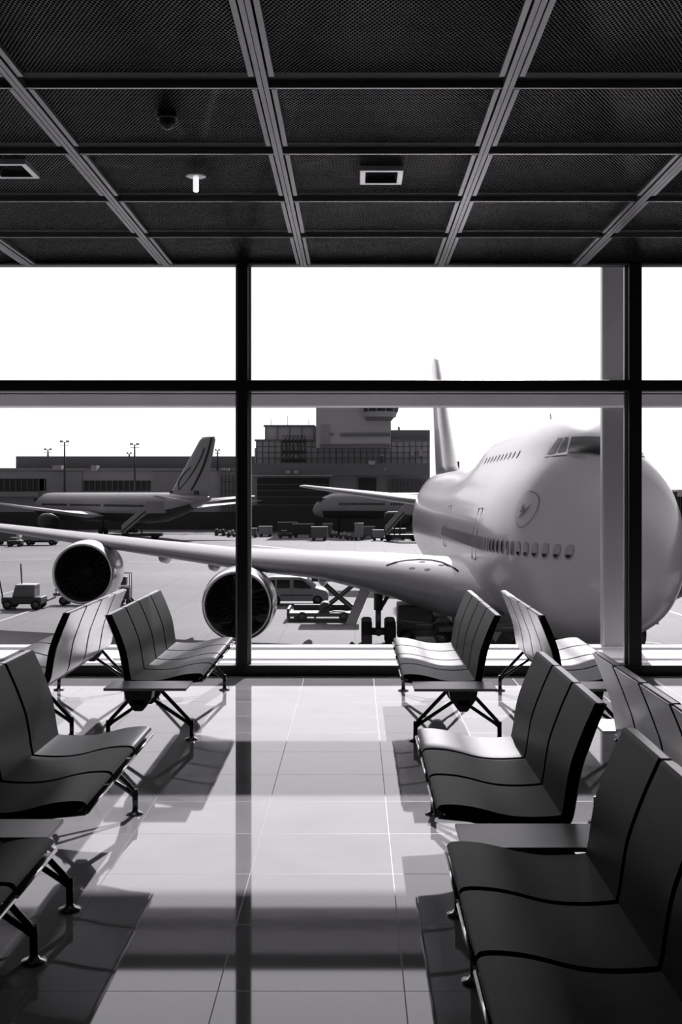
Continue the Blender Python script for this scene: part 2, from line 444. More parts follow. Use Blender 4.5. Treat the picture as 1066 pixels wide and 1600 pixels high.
def pad(x0, s, y, poly, w, name, m, parent, bevel=.006):
    o = MB().prism([(x0+s*u, y+UNIT/2-w/2, z) for u, z in poly], (0, w, 0), True).build(name, m, parent, bevel=bevel)
    o.data.set_sharp_from_angle(angle=math.radians(28))
    if m is M['leather']:
        o.data.materials.append(M['side'])
        for p in o.data.polygons:
            if abs(p.normal.y) > .9: p.material_index = 1
    return o
def leg_frame(x0, s, y, bench):
    hx = x0+s*.36
    def X(u): return x0+s*u
    m = MB()
    m.tube([(X(.30), y, .335), (X(.105), y, .130), (X(.088), y, .108), (X(.085), y, .085)], .0125, 10)
    m.tube([(X(.33), y, .255), (X(.115), y, .112), (X(.095), y, .095)], .0115, 10)
    m.tube([(X(.086), y, .125), (X(.085), y, .015)], .0145, 12)
    lf = m.build('leg', M['leg'], bench)
    MB().lathe([(0, 0), (0, .043), (.007, .043), (.012, .022), (.022, .016), (.024, 0)], (X(.085), y, 0), (0,0,1), 24).build('foot', M['foot'], lf)
    m = MB()
    m.tube([(X(.42), y, .335), (X(.610), y, .130), (X(.625), y, .108), (X(.628), y, .085)], .0125, 10)
    m.tube([(X(.39), y, .255), (X(.60), y, .112), (X(.618), y, .095)], .0115, 10)
    m.tube([(X(.627), y, .125), (X(.628), y, .015)], .0145, 12)
    lr = m.build('leg', M['leg'], bench)
    MB().lathe([(0, 0), (0, .043), (.007, .043), (.012, .022), (.022, .016), (.024, 0)], (X(.628), y, 0), (0,0,1), 24).build('foot', M['foot'], lr)
    h = MB()
    h.prism([(X(.27), y-.045, .345), (X(.45), y-.045, .345), (X(.43), y-.045, .29), (X(.385), y-.045, .235), (X(.335), y-.045, .235), (X(.29), y-.045, .29)], (0, .09, 0))
    h.build('hub', M['hub'], bench, bevel=.01)
def bench(x0, s, y_near, n, label, legs, table=None):
    b = thing('waiting_bench', label, 'bench', (x0+s*.36, y_near+n*UNIT/2, 0), 'beam-mounted airport seating')
    y_far = y_near+n*UNIT
    ys = [y_near, y_far]+list(legs)
    if table: ys += [table[0]+.05, table[1]-.05]
    MB().box(*sorted((x0+s*.315, x0+s*.405)), min(ys)+.02, max(ys)-.02, .285, .335).build('beam', M['hub'], b, bevel=.01)
    for k in range(n):
        y = y_near+k*UNIT
        sp = pad(x0, s, y, strip_solid(SEAT, .042), UNIT-.036, 'seat', M['leather'], b, .007)
        bp = pad(x0, s, y, strip_solid(BACK, .030), UNIT-.036, 'backrest', M['leather'], b, .006)
        pad(x0, s, y, strip_solid(SHELL, .006), UNIT-.038, 'back_shell', M['shell'], b, .002)
        MB().tube([(x0-s*.003, y+.014, .398), (x0-s*.003, y+UNIT-.014, .398)], .0065, 8).build('front_trim', M['edge'], sp)
        MB().box(*sorted((x0+s*.596, x0+s*.622)), y+.016, y+UNIT-.016, .812, .8185).build('top_trim', M['shell'], bp)
    for y in legs: leg_frame(x0, s, y, b)
    if table:
        y0, y1 = table
        MB().box(*sorted((x0+s*.055, x0+s*.56)), y0, y1, .392, .408).build('side_table', M['table'], b, bevel=.003)
        MB().prism([(x0+s*.27, y0+.07, .3925), (x0+s*.45, y0+.07, .3925), (x0+s*.44, y0+.07, .33), (x0+s*.385, y0+.07, .255), (x0+s*.335, y0+.07, .255), (x0+s*.28, y0+.07, .33)], (0, .12, 0)).build('table_bracket', M['hub'], b, bevel=.006)
    return b
AR, AL, BR, BL = .305, -1.01, 1.80, -2.49
bench(AR, 1, 7.75, 4, 'four-seat black bench nearest the window, right of the aisle, facing the aisle', (7.84, 9.82), (7.38, 7.68))
bench(AR, 1, 4.5, 3, 'three-seat black bench right of the aisle, far seats sunlit, table at its near end', (4.6, 6.05), (4.08, 4.38))
bench(AR, 1, 2.06, 4, 'dark unlit bench filling the lower right corner, facing the aisle', (2.2, 3.97))
bench(BR, -1, 7.75, 4, 'window-side four-seat bench right of centre, its pale back shells facing the aisle row', (7.84, 9.82), (7.38, 7.68))
bench(BR, -1, 4.0, 4, 'bench at the right edge seen from behind, smooth grey shells, thin bright top edge', (4.15, 5.9), (6.08, 6.40))
bench(AL+.035, -1, 7.78, 4, 'four-seat black bench nearest the window, left of the aisle, facing the aisle', (7.88, 9.86), (7.40, 7.70))
bench(AL, -1, 4.55, 3, 'three-seat dark bench left of the aisle, cut by the left edge', (4.66, 6.05), (4.2, 4.44))
bench(AL, -1, 2.1, 4, 'dark bench end at the lower left corner with only its far seat and legs showing', (2.2, 4.14))
bench(BL, 1, 7.9, 4, 'four-seat bench by the window with sunlit silvery back shells facing the left-hand aisle row', (7.98, 9.86))
bench(BL, 1, 4.5, 3, 'bench behind the left-hand row, mostly cut off by the left edge', (4.6, 5.9))

# ------------------------------------------------------------------ apron
GZ = EYE-7.5
ap = struct(MB().box(-400, 400, 12.5, 900, GZ-.5, GZ).build('apron', M['apron']))
ap.name = 'floor_apron'
struct(MB().box(-60, 60, 12.2, 12.5, GZ-.5, -.31).build('wall_outer', M['b_mid']))
def gpt(px, py, dz=0):      # apron point under a pixel
    D = 7.5*F/(py-CY); return Vector(((px-CX)/F*D, D, GZ+dz))
def aline(pa, pb, wd):
    a, b = gpt(*pa, .012), gpt(*pb, .012); d = (b-a).normalized(); n_ = Vector((-d.y, d.x, 0))*wd/2
    return MB().add([a-n_, a+n_, b+n_, b-n_], [(0,1,2,3)])
lp = aline((1036, 952), (1080, 966), .25)
o = lp.build('apron_marking', M['line_paint'], ap)
aline((1003, 1003), (1080, 1012), .22).build('apron_marking', M['line_paint'], ap)
aline((-10, 974), (52, 953), .18).build('apron_marking', M['line_paint'], ap)
aline((-10, 932), (25, 923), .18).build('apron_marking', M['line_paint'], ap)
aline((200, 878), (372, 880), .45).build('apron_marking', M['line_paint'], ap)
aline((-20, 876), (80, 874), .45).build('apron_marking', M['line_paint'], ap)
aline((395, 852), (560, 868), .9).build('apron_marking', M['line_paint'], ap)

# ------------------------------------------------------------------ big aircraft
NZ = 37.5                         # distance of the nose tip
def xc(s): return 8.40-.0205*s
ZB = [(0, 4.45), (.25, 3.75), (.8, 3.3), (1.8, 2.85), (3, 2.55), (4.5, 2.3), (6.5, 2.1), (9, 2.02), (14, 2.0), (44, 2.05), (50, 2.5), (56, 3.6), (63, 5.3), (70, 7.4), (71, 7.9)]
ZT = [(0, 4.7), (.25, 5.6), (.8, 6.35), (1.8, 7.3), (2.8, 8.2), (3.7, 9.15), (4.7, 9.8), (6, 10.15), (8, 10.38), (11, 10.45), (19, 10.42), (22, 10.2), (25, 9.7), (28, 9.25), (31, 9.05), (50, 9.05), (60, 9.05), (68, 8.9), (71, 8.6)]
HW = [(0, .15), (.25, .85), (.8, 1.45), (1.8, 2.1), (3, 2.65), (4.5, 3.05), (6.5, 3.35), (9, 3.52), (12, 3.55), (44, 3.55), (50, 3.25), (58, 2.4), (66, 1.2), (71, .35)]
WU = [(0, .1), (.8, .8), (1.8, 1.3), (3, 1.75), (4.5, 2.05), (6.5, 2.2), (9, 2.28), (20, 2.28), (25, 2.1), (30, 1.9), (44, 1.9), (58, 1.3), (71, .3)]
def sec(s):
    zb, zt, hw, wu = spline(ZB, s), spline(ZT, s), spline(HW, s), spline(WU, s)
    zcn = zb+(min(zt, 9.05)-zb)*.445
    ltop = min(zt, 9.05)
    return zb, zt, hw, wu, zcn, ltop
def lat(s, z):                    # half width of the hull at station s and height z above the apron
    if s < 0 or s > 71: return 0
    zb, zt, hw, wu, zcn, lt = sec(s)
    if z <= zb or z >= zt: return 0
    xl = 0
    if z < zcn: xl = hw*math.sqrt(max(0, 1-((zcn-z)/(zcn-zb))**2.1))
    elif z < lt: xl = hw*math.sqrt(max(0, 1-((z-zcn)/(lt-zcn))**2))
    zu = max(zt-wu*1.15, zb+.3*(zt-zb)); hu = zt-zu; xu = 0
    if abs(z-zu) < hu: xu = wu*math.sqrt(max(0, 1-((z-zu)/hu)**2))
    return (xl**5+xu**5)**.2
def hp(s, z, side=-1, off=0):     # hull point; side -1 is the starboard side (left in the picture)
    l = lat(s, z); p = Vector((xc(s)+side*l, NZ+s, GZ+z))
    if off:
        e = .04; a = Vector((xc(s+e)+side*lat(s+e, z), NZ+s+e, GZ+z))-p; b = Vector((xc(s)+side*lat(s, z+e), NZ+s, GZ+z+e))-p
        n_ = a.cross(b).normalized()
        if n_.x*side < 0: n_ = -n_
        p = p+n_*off
    return p
def hit(px, py):                  # station and height where a sight line meets the hull
    last = 37.0
    D = 37.5
    while D < 110:
        p = P(px, py, D); s = D-NZ; z = p.z-GZ
        if abs(p.x-xc(s)) < lat(s, z):
            a, b = last, D
            for _ in range(30):
                m_ = (a+b)/2; q = P(px, py, m_)
                if abs(q.x-xc(m_-NZ)) < lat(m_-NZ, q.z-GZ): b = m_
                else: a = m_
            return P(px, py, a)
        last = D; D += .05
    return None
def hnorm(p):
    s = p.y-NZ; z = p.z-GZ; side = -1 if p.x < xc(s) else 1
    e = .05
    a = Vector((xc(s+e)+side*lat(s+e, z), p.y+e, p.z))-Vector((xc(s)+side*lat(s, z), p.y, p.z))
    b = Vector((side*(lat(s, z+e)-lat(s, z-e)), 0, 2*e))
    n_ = a.cross(b).normalized()
    return n_ if n_.x*side > 0 else -n_

jet = thing('jumbo_jet', 'large white four-engine airliner parked nose-on at the gate beyond the glass', 'airplane', (8, 70, GZ))
def hull_rings(f):
    rings = []; N = 72
    ss = [0, .06, .15, .3, .5, .8, 1.1, 1.5, 2, 2.5, 3, 3.5, 4, 4.6, 5.3, 6, 7, 8, 9.5, 11, 13, 15, 17, 19, 20.5, 22, 23.5, 25, 26.5, 28, 30, 33, 37, 41, 44, 47, 50, 53, 56, 59, 62, 65, 68, 70, 71]
    for s in ss:
        zb, zt, *_ = sec(s); r = []
        for k in range(N):
            th = 2*pi*k/N; z = (zb+zt)/2+(zt-zb)/2*math.cos(th)
            l = lat(s, z) if 0 < k % (N//2) else 0
            r.append((xc(s)+(l if math.sin(th) > 0 else -l), NZ+s, GZ+z))
        rings.append(r)
    return rings
hm = MB().loft(hull_rings(None))
hull = hm.build('fuselage', M['hull'], jet)

def patch(top, bot, nu, nv, off):  # two pixel polylines -> patch on the hull
    def at(pl, t):
        x = t*(len(pl)-1); i = min(int(x), len(pl)-2); f = x-i
        return (pl[i][0]*(1-f)+pl[i+1][0]*f, pl[i][1]*(1-f)+pl[i+1][1]*f)
    g = []
    for j in range(nv+1):
        for i in range(nu+1):
            a, b = at(top, i/nu), at(bot, i/nu); v = j/nv
            q = hit(a[0]*(1-v)+b[0]*v, a[1]*(1-v)+b[1]*v)
            g.append(q+hnorm(q)*off)
    return g, [(j*(nu+1)+i, j*(nu+1)+i+1, (j+1)*(nu+1)+i+1, (j+1)*(nu+1)+i) for j in range(nv) for i in range(nu)]
def mirror(pts): return [Vector((2*xc(p.y-NZ)-p.x, p.y, p.z)) for p in pts]
def two(top, bot, nu, nv, off, name, m):
    g, f = patch(top, bot, nu, nv, off)
    MB().add(g, f, True).build(name, m, hull); MB().add(mirror(g), f, True).build(name, m, hull)
CW = hit(940, 700)
two([(869, 683), (893, 682)], [(850, 715), (887, 711)], 6, 6, .03, 'cockpit_frame', M['winframe'])
two([(873, 686), (881, 685.5)], [(856, 711.5), (868, 709.5)], 4, 4, .05, 'cockpit_window', M['glassdark'])
two([(884, 685), (890, 684.5)], [(871.5, 708.5), (885, 706.5)], 4, 4, .05, 'cockpit_window', M['glassdark'])
two([(894, 684), (920, 683.5), (945, 683.5)], [(889, 707), (920, 709.5), (945, 712)], 10, 6, .05, 'cockpit_window', M['glassdark'])
two([(889, 709.5), (903, 711), (917, 715)], [(889, 711.5), (903, 714), (917, 716.5)], 6, 2, .04, 'shade_wedge', M['seam'])  # small dark shade below the cockpit windows, painted on as a wedge

# passenger windows
def walk(s0, z, pitch, n):
    s = s0; res = []
    for _ in range(n):
        res.append(s)
        a = Vector((xc(s)-lat(s, z), s)); L = 0
        while L < pitch:
            s += .01; b = Vector((xc(s)-lat(s, z), s)); L += (b-a).length; a = b
    return res
q = hit(890, 863); s0 = q.y-NZ; z0 = q.z-GZ
for s in walk(s0, z0, .53, 44):
    for side in (-1,):
        p = hp(s, z0, side); nn = hnorm(p); tx = nn.cross(Vector((0,0,1))).normalized(); tz = tx.cross(nn)
        if tz.z < 0: tz = -tz
        def ell(rx, rz, off, n_=18): return [p+nn*off+tx*rx*math.copysign(abs(math.cos(2*pi*i/n_))**.8, math.cos(2*pi*i/n_))+tz*rz*math.copysign(abs(math.sin(2*pi*i/n_))**.8, math.sin(2*pi*i/n_)) for i in range(n_)]
        rim = MB().prism(ell(.165, .255, .0), nn*.022).build('passenger_window', M['seam'], hull)
        if s < s0+2.4:
            MB().prism(ell(.130, .215, .012), nn*.014).build('pane', M['shade'], rim)
            MB().prism([v for v in ell(.125, .205, .016) if (v-p).dot(tz) < -.02], nn*.018).build('blind_gap', M['glassdark'], rim)
        else: MB().prism(ell(.115, .205, .012), nn*.016).build('pane', M['glassdark'] if s < s0+5.5 else M['pane_reflect'], rim)  # aft panes: reflection painted in as a paler grey
for s in walk(8.5, 8.95, 1.06, 10):
    p = hp(s, 8.95); nn = hnorm(p); tx = nn.cross(Vector((0,0,1))).normalized(); tz = tx.cross(nn)
    MB().prism([p+tx*.08*math.cos(2*pi*i/14)+tz*.17*math.sin(2*pi*i/14) for i in range(14)], nn*.02).build('passenger_window', M['seam2'], hull)
# round bird emblem beside the nose: ring, and a stylised flying bird
lc = hit(819.5, 796); ln = hnorm(lc); lx = ln.cross(Vector((0,0,1))).normalized(); lz = lx.cross(ln)
if lz.z < 0: lz = -lz
if lx.x < 0: lx = -lx
def lsurf(a, b, off=.03):
    p = lc+lx*a+lz*b
    s = p.y-NZ; zz = p.z-GZ
    r_ = Vector((xc(s)-lat(s, zz), p.y, p.z)); return r_+hnorm(r_)*off
def lring(r0, r1, n_=48):
    v = [lsurf(r*math.cos(2*pi*i/n_), r*math.sin(2*pi*i/n_)) for i in range(n_) for r in (r0, r1)]
    return MB().add(v, [(2*i, 2*i+1, (2*i+3) % (2*n_), (2*i+2) % (2*n_)) for i in range(n_)], True)
R_ = .64
em = lring(R_*.95, R_)
for pl in ([(-.40,-.38),(-.15,-.20),(.02,-.10),(.10,.02),(.30,.16),(.52,.40),(.34,.08),(.12,-.16),(-.08,-.28)],
           [(-.34,.05),(-.12,.04),(.05,-.02),(.02,-.10),(-.18,-.08)],
           [(-.36,.22),(-.10,.16),(.08,.04),(.05,-.02),(-.12,.08)],
           [(-.30,.38),(-.04,.28),(.12,.08),(.08,.04),(-.10,.18)]):
    pts = [lsurf(a*.75-.06, b*.75-.06) for a, b in pl]; em.add(pts, [tuple(range(len(pts)))])
em.build('bird_emblem', M['logo'], hull)
# door outlines and belly panel
def seamline(pl, wd=.03):
    pts = [hp(s, z, -1, .012) for s, z in pl]
    MB().tube(pts, wd/2, 6).build('panel_seam', M['seam'], hull)
dz0, dz1, ds0, ds1 = 4.75, 6.75, 5.6, 6.9
q = hit(800, 700)
for a in (9.6, 21.5):
    seamline([(a, 4.9), (a, 5.9), (a, 6.9)]); seamline([(a+1.1, 4.9), (a+1.1, 5.9), (a+1.1, 6.9)]); seamline([(a, 6.9), (a+1.1, 6.9)]); seamline([(a, 4.9), (a+1.1, 4.9)])
# antennae on the crown
for s, h_ in ((13, .35), (24, .35)):
    zt = spline(ZT, s)
    MB().prism([(xc(s), NZ+s-.15, GZ+zt-.05), (xc(s), NZ+s+.25, GZ+zt-.05), (xc(s), NZ+s+.25, GZ+zt+h_), (xc(s), NZ+s+.1, GZ+zt+h_)], (.03, 0, 0)).build('antenna', M['hull'], hull)
# lower wing-to-body fairing
rings = []
for s, hw_, zb_, zt_ in ((11.5, .6, 2.5, 3.3), (13, 2.6, 1.95, 4.0), (15, 3.75, 1.7, 4.3), (19, 4.05, 1.55, 4.5), (26, 4.05, 1.55, 4.5), (32, 3.6, 1.8, 4.2), (37, 2.2, 2.2, 3.6), (39, .8, 2.5, 3.1)):
    rings.append([(xc(s)+hw_*math.copysign(abs(math.cos(2*pi*k/32))**.7, math.cos(2*pi*k/32)), NZ+s, GZ+(zb_+zt_)/2+(zt_-zb_)/2*math.copysign(abs(math.sin(2*pi*k/32))**.8, math.sin(2*pi*k/32))) for k in range(32)])
MB().loft(rings).build('wing_fairing', M['belly'], jet)

def foil(c, t, n=14):              # airfoil outline, chord along +, thickness t (fraction of chord)
    def th(x): return 5*t*(.2969*math.sqrt(x)-.126*x-.3516*x*x+.2843*x**3-.1015*x**4)
    xs = [(1-math.cos(pi*i/n))/2 for i in range(n+1)]
    cam_ = lambda x: .02*4*x*(1-x)
    up = [(x*c, (cam_(x)+th(x))*c) for x in reversed(xs)]; lo = [(x*c, (cam_(x)-th(x))*c) for x in xs[1:-1]]
    return up+lo
def wing(stations, side, name, m, parent, inc=0.03):
    # station: lateral, LE distance from the camera, LE height above apron, chord, thickness fraction
    rings = []
    for la, D, z, c, t in stations:
        X = xc(D-NZ)+side*la
        rings.append([(X, D+a, GZ+z+b-a*inc) for a, b in foil(c, t)])
    return MB().loft(rings).build(name, m, parent)
WS = [(2.2, 45.8, 3.5, 20, .11), (3.3, 47.9, 3.3, 18, .14), (4.2, 50.4, 3.2, 15.5, .165), (6.5, 52.6, 3.62, 13, .15), (9.5, 55.2, 3.95, 10.8, .12), (13.7, 58.6, 4.12, 9, .112), (19, 63.0, 4.55, 7.4, .105), (24, 67.2, 4.98, 6.1, .10), (29.5, 72, 5.42, 4.6, .095), (33, 75.4, 5.75, 3.2, .09), (36, 79, 6.0, 1.0, .08)]
for side in (-1, 1):
    wg = wing(WS, side, 'wing', M['wing'], jet)
    # flap track fairings
    for la, D, z, L in ((9.6, 61.5, 3.0, 5.5), (15.5, 63.8, 3.6, 5), (18.6, 67, 3.85, 4.6), (22.5, 69.5, 4.2, 4.2)):
        X = xc(D-NZ)+side*la
        MB().loft([[(X+w_*math.cos(2*pi*k/12), D+d_, GZ+z+zz+h_*math.sin(2*pi*k/12)) for k in range(12)] for d_, w_, h_, zz in ((0, .05, .05, .15), (1, .22, .3, .05), (2.6, .28, .42, 0), (L-1, .2, .3, -.05), (L, .03, .04, -.05))]).build('flap_fairing', M['belly'], wg)
from mathutils.bvhtree import BVHTree
_bv = {}
def whit(px, py, ob):             # where a sight line meets a mesh part
    if ob.name not in _bv: _bv[ob.name] = BVHTree.FromPolygons([v.co.copy() for v in ob.data.vertices], [tuple(p.vertices) for p in ob.data.polygons])
    o_ = Vector((0, 0, EYE)); d_ = (P(px, py, 10)-o_).normalized()
    h_, n_, *_ = _bv[ob.name].ray_cast(o_, d_)
    return (h_, n_ if n_.dot(d_) < 0 else -n_) if h_ else (None, None)
wst = [o for o in jet.children if o.name.startswith('wing') and 'fairing' not in o.name][0]
pts = []
for px, py in ((604, 884), (618, 879), (635, 876), (655, 874.5), (675, 875.5), (692, 879), (706, 885), (716, 892)):
    a, b = whit(px, py, wst)
    if a: pts.append(a+b*.01)
if len(pts) > 2: MB().tube(pts, .035, 6).build('panel_seam', M['glassdark'], wst)
for px, py in ((644, 888), (660, 878), (668, 890), (690, 883)):
    a, b = whit(px, py, wst)
    if a:
        u_ = b.cross(Vector((0,0,1))).normalized(); v_ = u_.cross(b)
        MB().prism([a+u_*.14*math.cos(2*pi*i/12)+v_*.11*math.sin(2*pi*i/12) for i in range(12)], b*.02).build('landing_light', M['glassdark'], wst)
# engines
def engine(x, D, z, side):
    e = Vector((-.0205*1, 1, 0)).normalized()
    o_ = Vector((x, D, GZ+z)); R = 1.60
    n_ = MB().lathe([(.30, 1.40), (.12, 1.43), (.02, 1.49), (0, 1.53), (.05, 1.58), (.25, 1.64), (.55, 1.68)], o_, e, 56).build('engine_lip', M['bare'], jet)
    MB().lathe([(.55, 1.68), (1.2, 1.74), (2.2, 1.74), (3.4, 1.62), (4.3, 1.42), (4.35, 1.36), (3.4, 1.4)], o_, e, 56).build('engine_cowl', M['nacelle'], n_)
    MB().lathe([(.30, 1.40), (.8, 1.36), (1.5, 1.36), (1.9, 1.36)], o_, e, 56).build('inlet_duct', M['inlet'], n_)
    MB().lathe([(3.6, 1.0), (4.6, .95), (5.6, .7), (5.65, .62), (5.3, .45), (6.3, .05)], o_, e, 40).build('core_nozzle', M['bare'], n_)
    MB().lathe([(1.75, 1.37), (1.8, 0)], o_, e, 40).build('fan_backing', M['inlet'], n_)
    fb = MB(); a0 = Vector((0,0,1)); b0 = e.cross(a0).normalized(); N = 24
    for k_ in range(N):
        g = []
        for j in range(6):
            rr = .42+(1.33-.42)*j/5; an = 2*pi*k_/N+.10*j/5; tw = .15+.75*j/5
            d_ = math.cos(an)*a0+math.sin(an)*b0; tg = -math.sin(an)*a0+math.cos(an)*b0
            ch = .12+.05*j/5
            g += [o_+e*(1.25-ch*math.cos(tw)*1.2)+d_*rr-tg*ch*math.sin(tw), o_+e*(1.25+ch*math.cos(tw)*1.2)+d_*rr+tg*ch*math.sin(tw)]
        fb.add(g, [(2*j, 2*j+1, 2*j+3, 2*j+2) for j in range(5)], True)
    fb.build('fan', M['blade'], n_)
    MB().lathe([(.75, 0), (.85, .12), (1.05, .28), (1.3, .42), (1.5, .44)], o_, e, 28).build('spinner', M['spinner'], n_)
    # pylon up to the wing
    la = abs(x-xc(D-NZ)); k_ = [(WS[i][0], WS[i][1]) for i in range(len(WS))]
    wd = spline(k_, la); wz = spline([(w_[0], w_[2]) for w_ in WS], la)
    zz = GZ+z
    poly = [(x-.2, D+1.0, zz+1.70), (x-.2, wd+.1, GZ+wz+.12), (x-.2, wd+3.6, GZ+wz-.15), (x-.2, D+7.2, zz+.75), (x-.2, D+4.2, zz+1.15)]
    MB().prism(poly, (.4, 0, 0)).build('pylon', M['nacelle'], jet, bevel=.08)
    # strake
    MB().prism([o_+e*1.2+Vector((1.15, 0, 1.30)), o_+e*2.6+Vector((1.15, 0, 1.30)), o_+e*2.6+Vector((1.55, 0, 1.62))], (.03, 0, .03)).build('strake', M['nacelle'], n_)
engine(-5.40, 55.6, 2.32, -1); engine(-14.33, 63.8, 3.24, -1)
engine(2*xc(20)+5.40, 55.6, 2.32, 1); engine(2*xc(28)+14.33, 63.8, 3.24, 1)
# tail
fr_ = []
for z, D, c in ((8.4, 91, 15.5), (9.6, 93.6, 13.6), (13, 97.8, 10.5), (17, 102.6, 7.2), (19.0, 105, 5.3), (19.3, 105.8, 4.0)):
    fr_.append([(xc(D-NZ)+b-(a-c/2)*.0205, D+a, GZ+z) for a, b in foil(c, .10)])
MB().loft(fr_).build('tail_fin', M['hull'], jet)
for side in (-1, 1):
    wing([(.6, 95.5, 6.6, 8.5, .10), (4, 98.0, 7.0, 6.8, .10), (11.4, 103.2, 8.02, 2.6, .09), (11.8, 104, 8.05, 1.2, .08)], side, 'tailplane', M['wing'], jet, .0)
# landing gear
def wheel(x, y, r, wd, parent, rev=0):
    t_ = MB().lathe([(-wd/2, r*.55), (-wd/2, r*.85), (-wd*.36, r*.97), (-wd*.2, r), (wd*.2, r), (wd*.36, r*.97), (wd/2, r*.85), (wd/2, r*.55)], (x, y, GZ+r), (1,0,0), 28).build('wheel', M['tyre'], parent)
    MB().lathe([(-wd*.4, 0), (-wd*.42, r*.54), (wd*.42, r*.54), (wd*.4, 0)], (x, y, GZ+r), (1,0,0), 20).build('rim', M['rim'], t_)
def bogie(x, y, top, parent, door=0):
    for dy in (-.75, .75):
        for dx in (-.58, .58): wheel(x+dx, y+dy, .64, .52, parent)
    m = MB(); m.tube([(x, y-.8, GZ+.64), (x, y+.8, GZ+.64)], .16, 10)
    m.tube([(x, y, GZ+.64), (x, y, GZ+1.8)], .14, 12); m.tube([(x, y, GZ+1.7), (x, y, GZ+top)], .22, 12)
    m.tube([(x, y, GZ+1.6), (x+1.6, y+.2, GZ+top)], .1, 8)
    for dy in (-.75, .75): m.tube([(x-.6, y+dy, GZ+.64), (x+.6, y+dy, GZ+.64)], .1, 8)
    m.build('gear_strut', M['gear'], parent)
    if door: 
        MB().obox((x+door*.95, y-.5, GZ+2.05), (.24, -.14, 0), (.02, .04, 0), (-door*.42, 0, 1.0)).build('gear_door', M['gear_white'], parent)
bogie(1.15, 60.2, 4.2, jet, -1); bogie(13.3, 60.2, 4.2, jet, 1)
bogie(6.0, 63.5, 2.6, jet); bogie(2*xc(26)-6.0, 63.5, 2.6, jet)
for dx in (-.42, .42): wheel(xc(7)+dx, NZ+7, .62, .42, jet)
m = MB(); m.tube([(xc(7), NZ+7, GZ+.62), (xc(7), NZ+7.2, GZ+2.6)], .15, 12); m.tube([(xc(7)-.45, NZ+7, GZ+.62), (xc(7)+.45, NZ+7, GZ+.62)], .09, 8)
m.tube([(xc(7), NZ+7, GZ+1.3), (xc(7), NZ+8.6, GZ+2.6)], .08, 8); m.build('gear_strut', M['gear'], jet)

# jet bridge at the right
jb = thing('jet_bridge', 'dark passenger boarding bridge docked behind the nose at the right edge', 'jet bridge', (15, 50, GZ))
y0, y1 = 47.6, 50.6
m = MB(); m.box(12.9, 26, y0, y1, GZ+4.35, GZ+7.35); m.build('tunnel', M['bridge'], jb)
m = MB()
for i in range(9): m.box(12.0+i*.1, 12.06+i*.1, y0-.1, y1+.1, GZ+4.3, GZ+7.55)
m.build('bellows', M['bridge'], jb)
m = MB()
for i in range(22): m.box(12.6+i*.6, 12.9+i*.6, y0-.12, y1, GZ+7.35, GZ+7.62)
m.box(12.4, 26, y0-.05, y1, GZ+7.35, GZ+7.45); m.build('corrugated_roof', M['bridgetop'], jb)
m = MB(); m.box(14.2, 26, y0+.6, y1-.6, GZ+7.62, GZ+8.15); m.build('roof_duct', M['bridge'], jb)
m = MB(); m.tube([(20, 49, GZ), (20, 49, GZ+4.4)], .35, 12); m.box(18.8, 21.2, 48.4, 49.6, GZ+.9, GZ+1.3); m.build('support', M['bridge'], jb)
for dx in (-1, 1):
    MB().lathe([(-.2, 0), (-.2, .5), (.2, .5), (.2, 0)], (20+dx, 49, GZ+.5), (1,0,0), 20).build('wheel', M['tyre'], jb)

# ------------------------------------------------------------------ terminal buildings
def bpx(m, x0, x1, y0, y1, D, dep):     # a block whose near face fills pixels x0..x1, y0..y1 at distance D
    a, b = P(x0, y0, D), P(x1, y1, D); m.box(a.x, b.x, D, D+dep, max(b.z, GZ), a.z); return m
def band(parent, name, x0, x1, y0, y1, D, m, dep=.4): return bpx(MB(), x0, x1, y0, y1, D-dep, dep+.05).build(name, m, parent)
L = thing('terminal_hall', 'long low concrete terminal hall behind the tulip-tailed airliner at left', 'building', (-45, 250, GZ))
bpx(MB(), -300, 399, 733, 860, 250, 40).build('wall', M['b_mid2'], L)
bpx(MB(), 25, 399, 713, 736, 254, 30).build('upper_storey', M['b_dark'], L)
bpx(MB(), -300, 399, 731.5, 735, 249.4, 40).build('roof_edge', M['b_mid'], L)
for (x0, x1, y0, y1) in ((-120, 72, 748, 767), (130, 235, 751, 767)):
    wn_ = band(L, 'window_strip', x0, x1, y0, y1, 250, M['b_win'])
    g = MB(); n_ = int((x1-x0)/9)
    for i in range(n_+1): bpx(g, x0+i*9, x0+i*9+1.2, y0, y1, 249.3, .4)
    g.build('window_bars', M['grid'], wn_)
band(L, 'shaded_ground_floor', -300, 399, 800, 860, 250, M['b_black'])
band(L, 'canopy', -300, 60, 768, 776, 250, M['b_mid'], 2)
for x0, x1 in ((60, 128), (240, 300), (340, 396)):
    band(L, 'wall_panel', x0, x1, 737, 799, 250, M['b_mid'])
for i, (x0, x1, y0, y1) in enumerate(((82, 96, 727, 734), (142, 151, 727, 736), (345, 350, 731, 735), (352, 358, 731, 736))):
    bpx(MB(), x0, x1, y0, y1, 248, 3).build('rooftop_unit', M['b_bright'], L)
g = MB()
for i in range(9): bpx(g, 345+i*6, 346+i*6, 742, 800, 249.2, .4)
for y in (752, 766, 780, 792): bpx(g, 345, 399, y, y+1, 249.2, .4)
g.build('facade_frame', M['grid'], L)

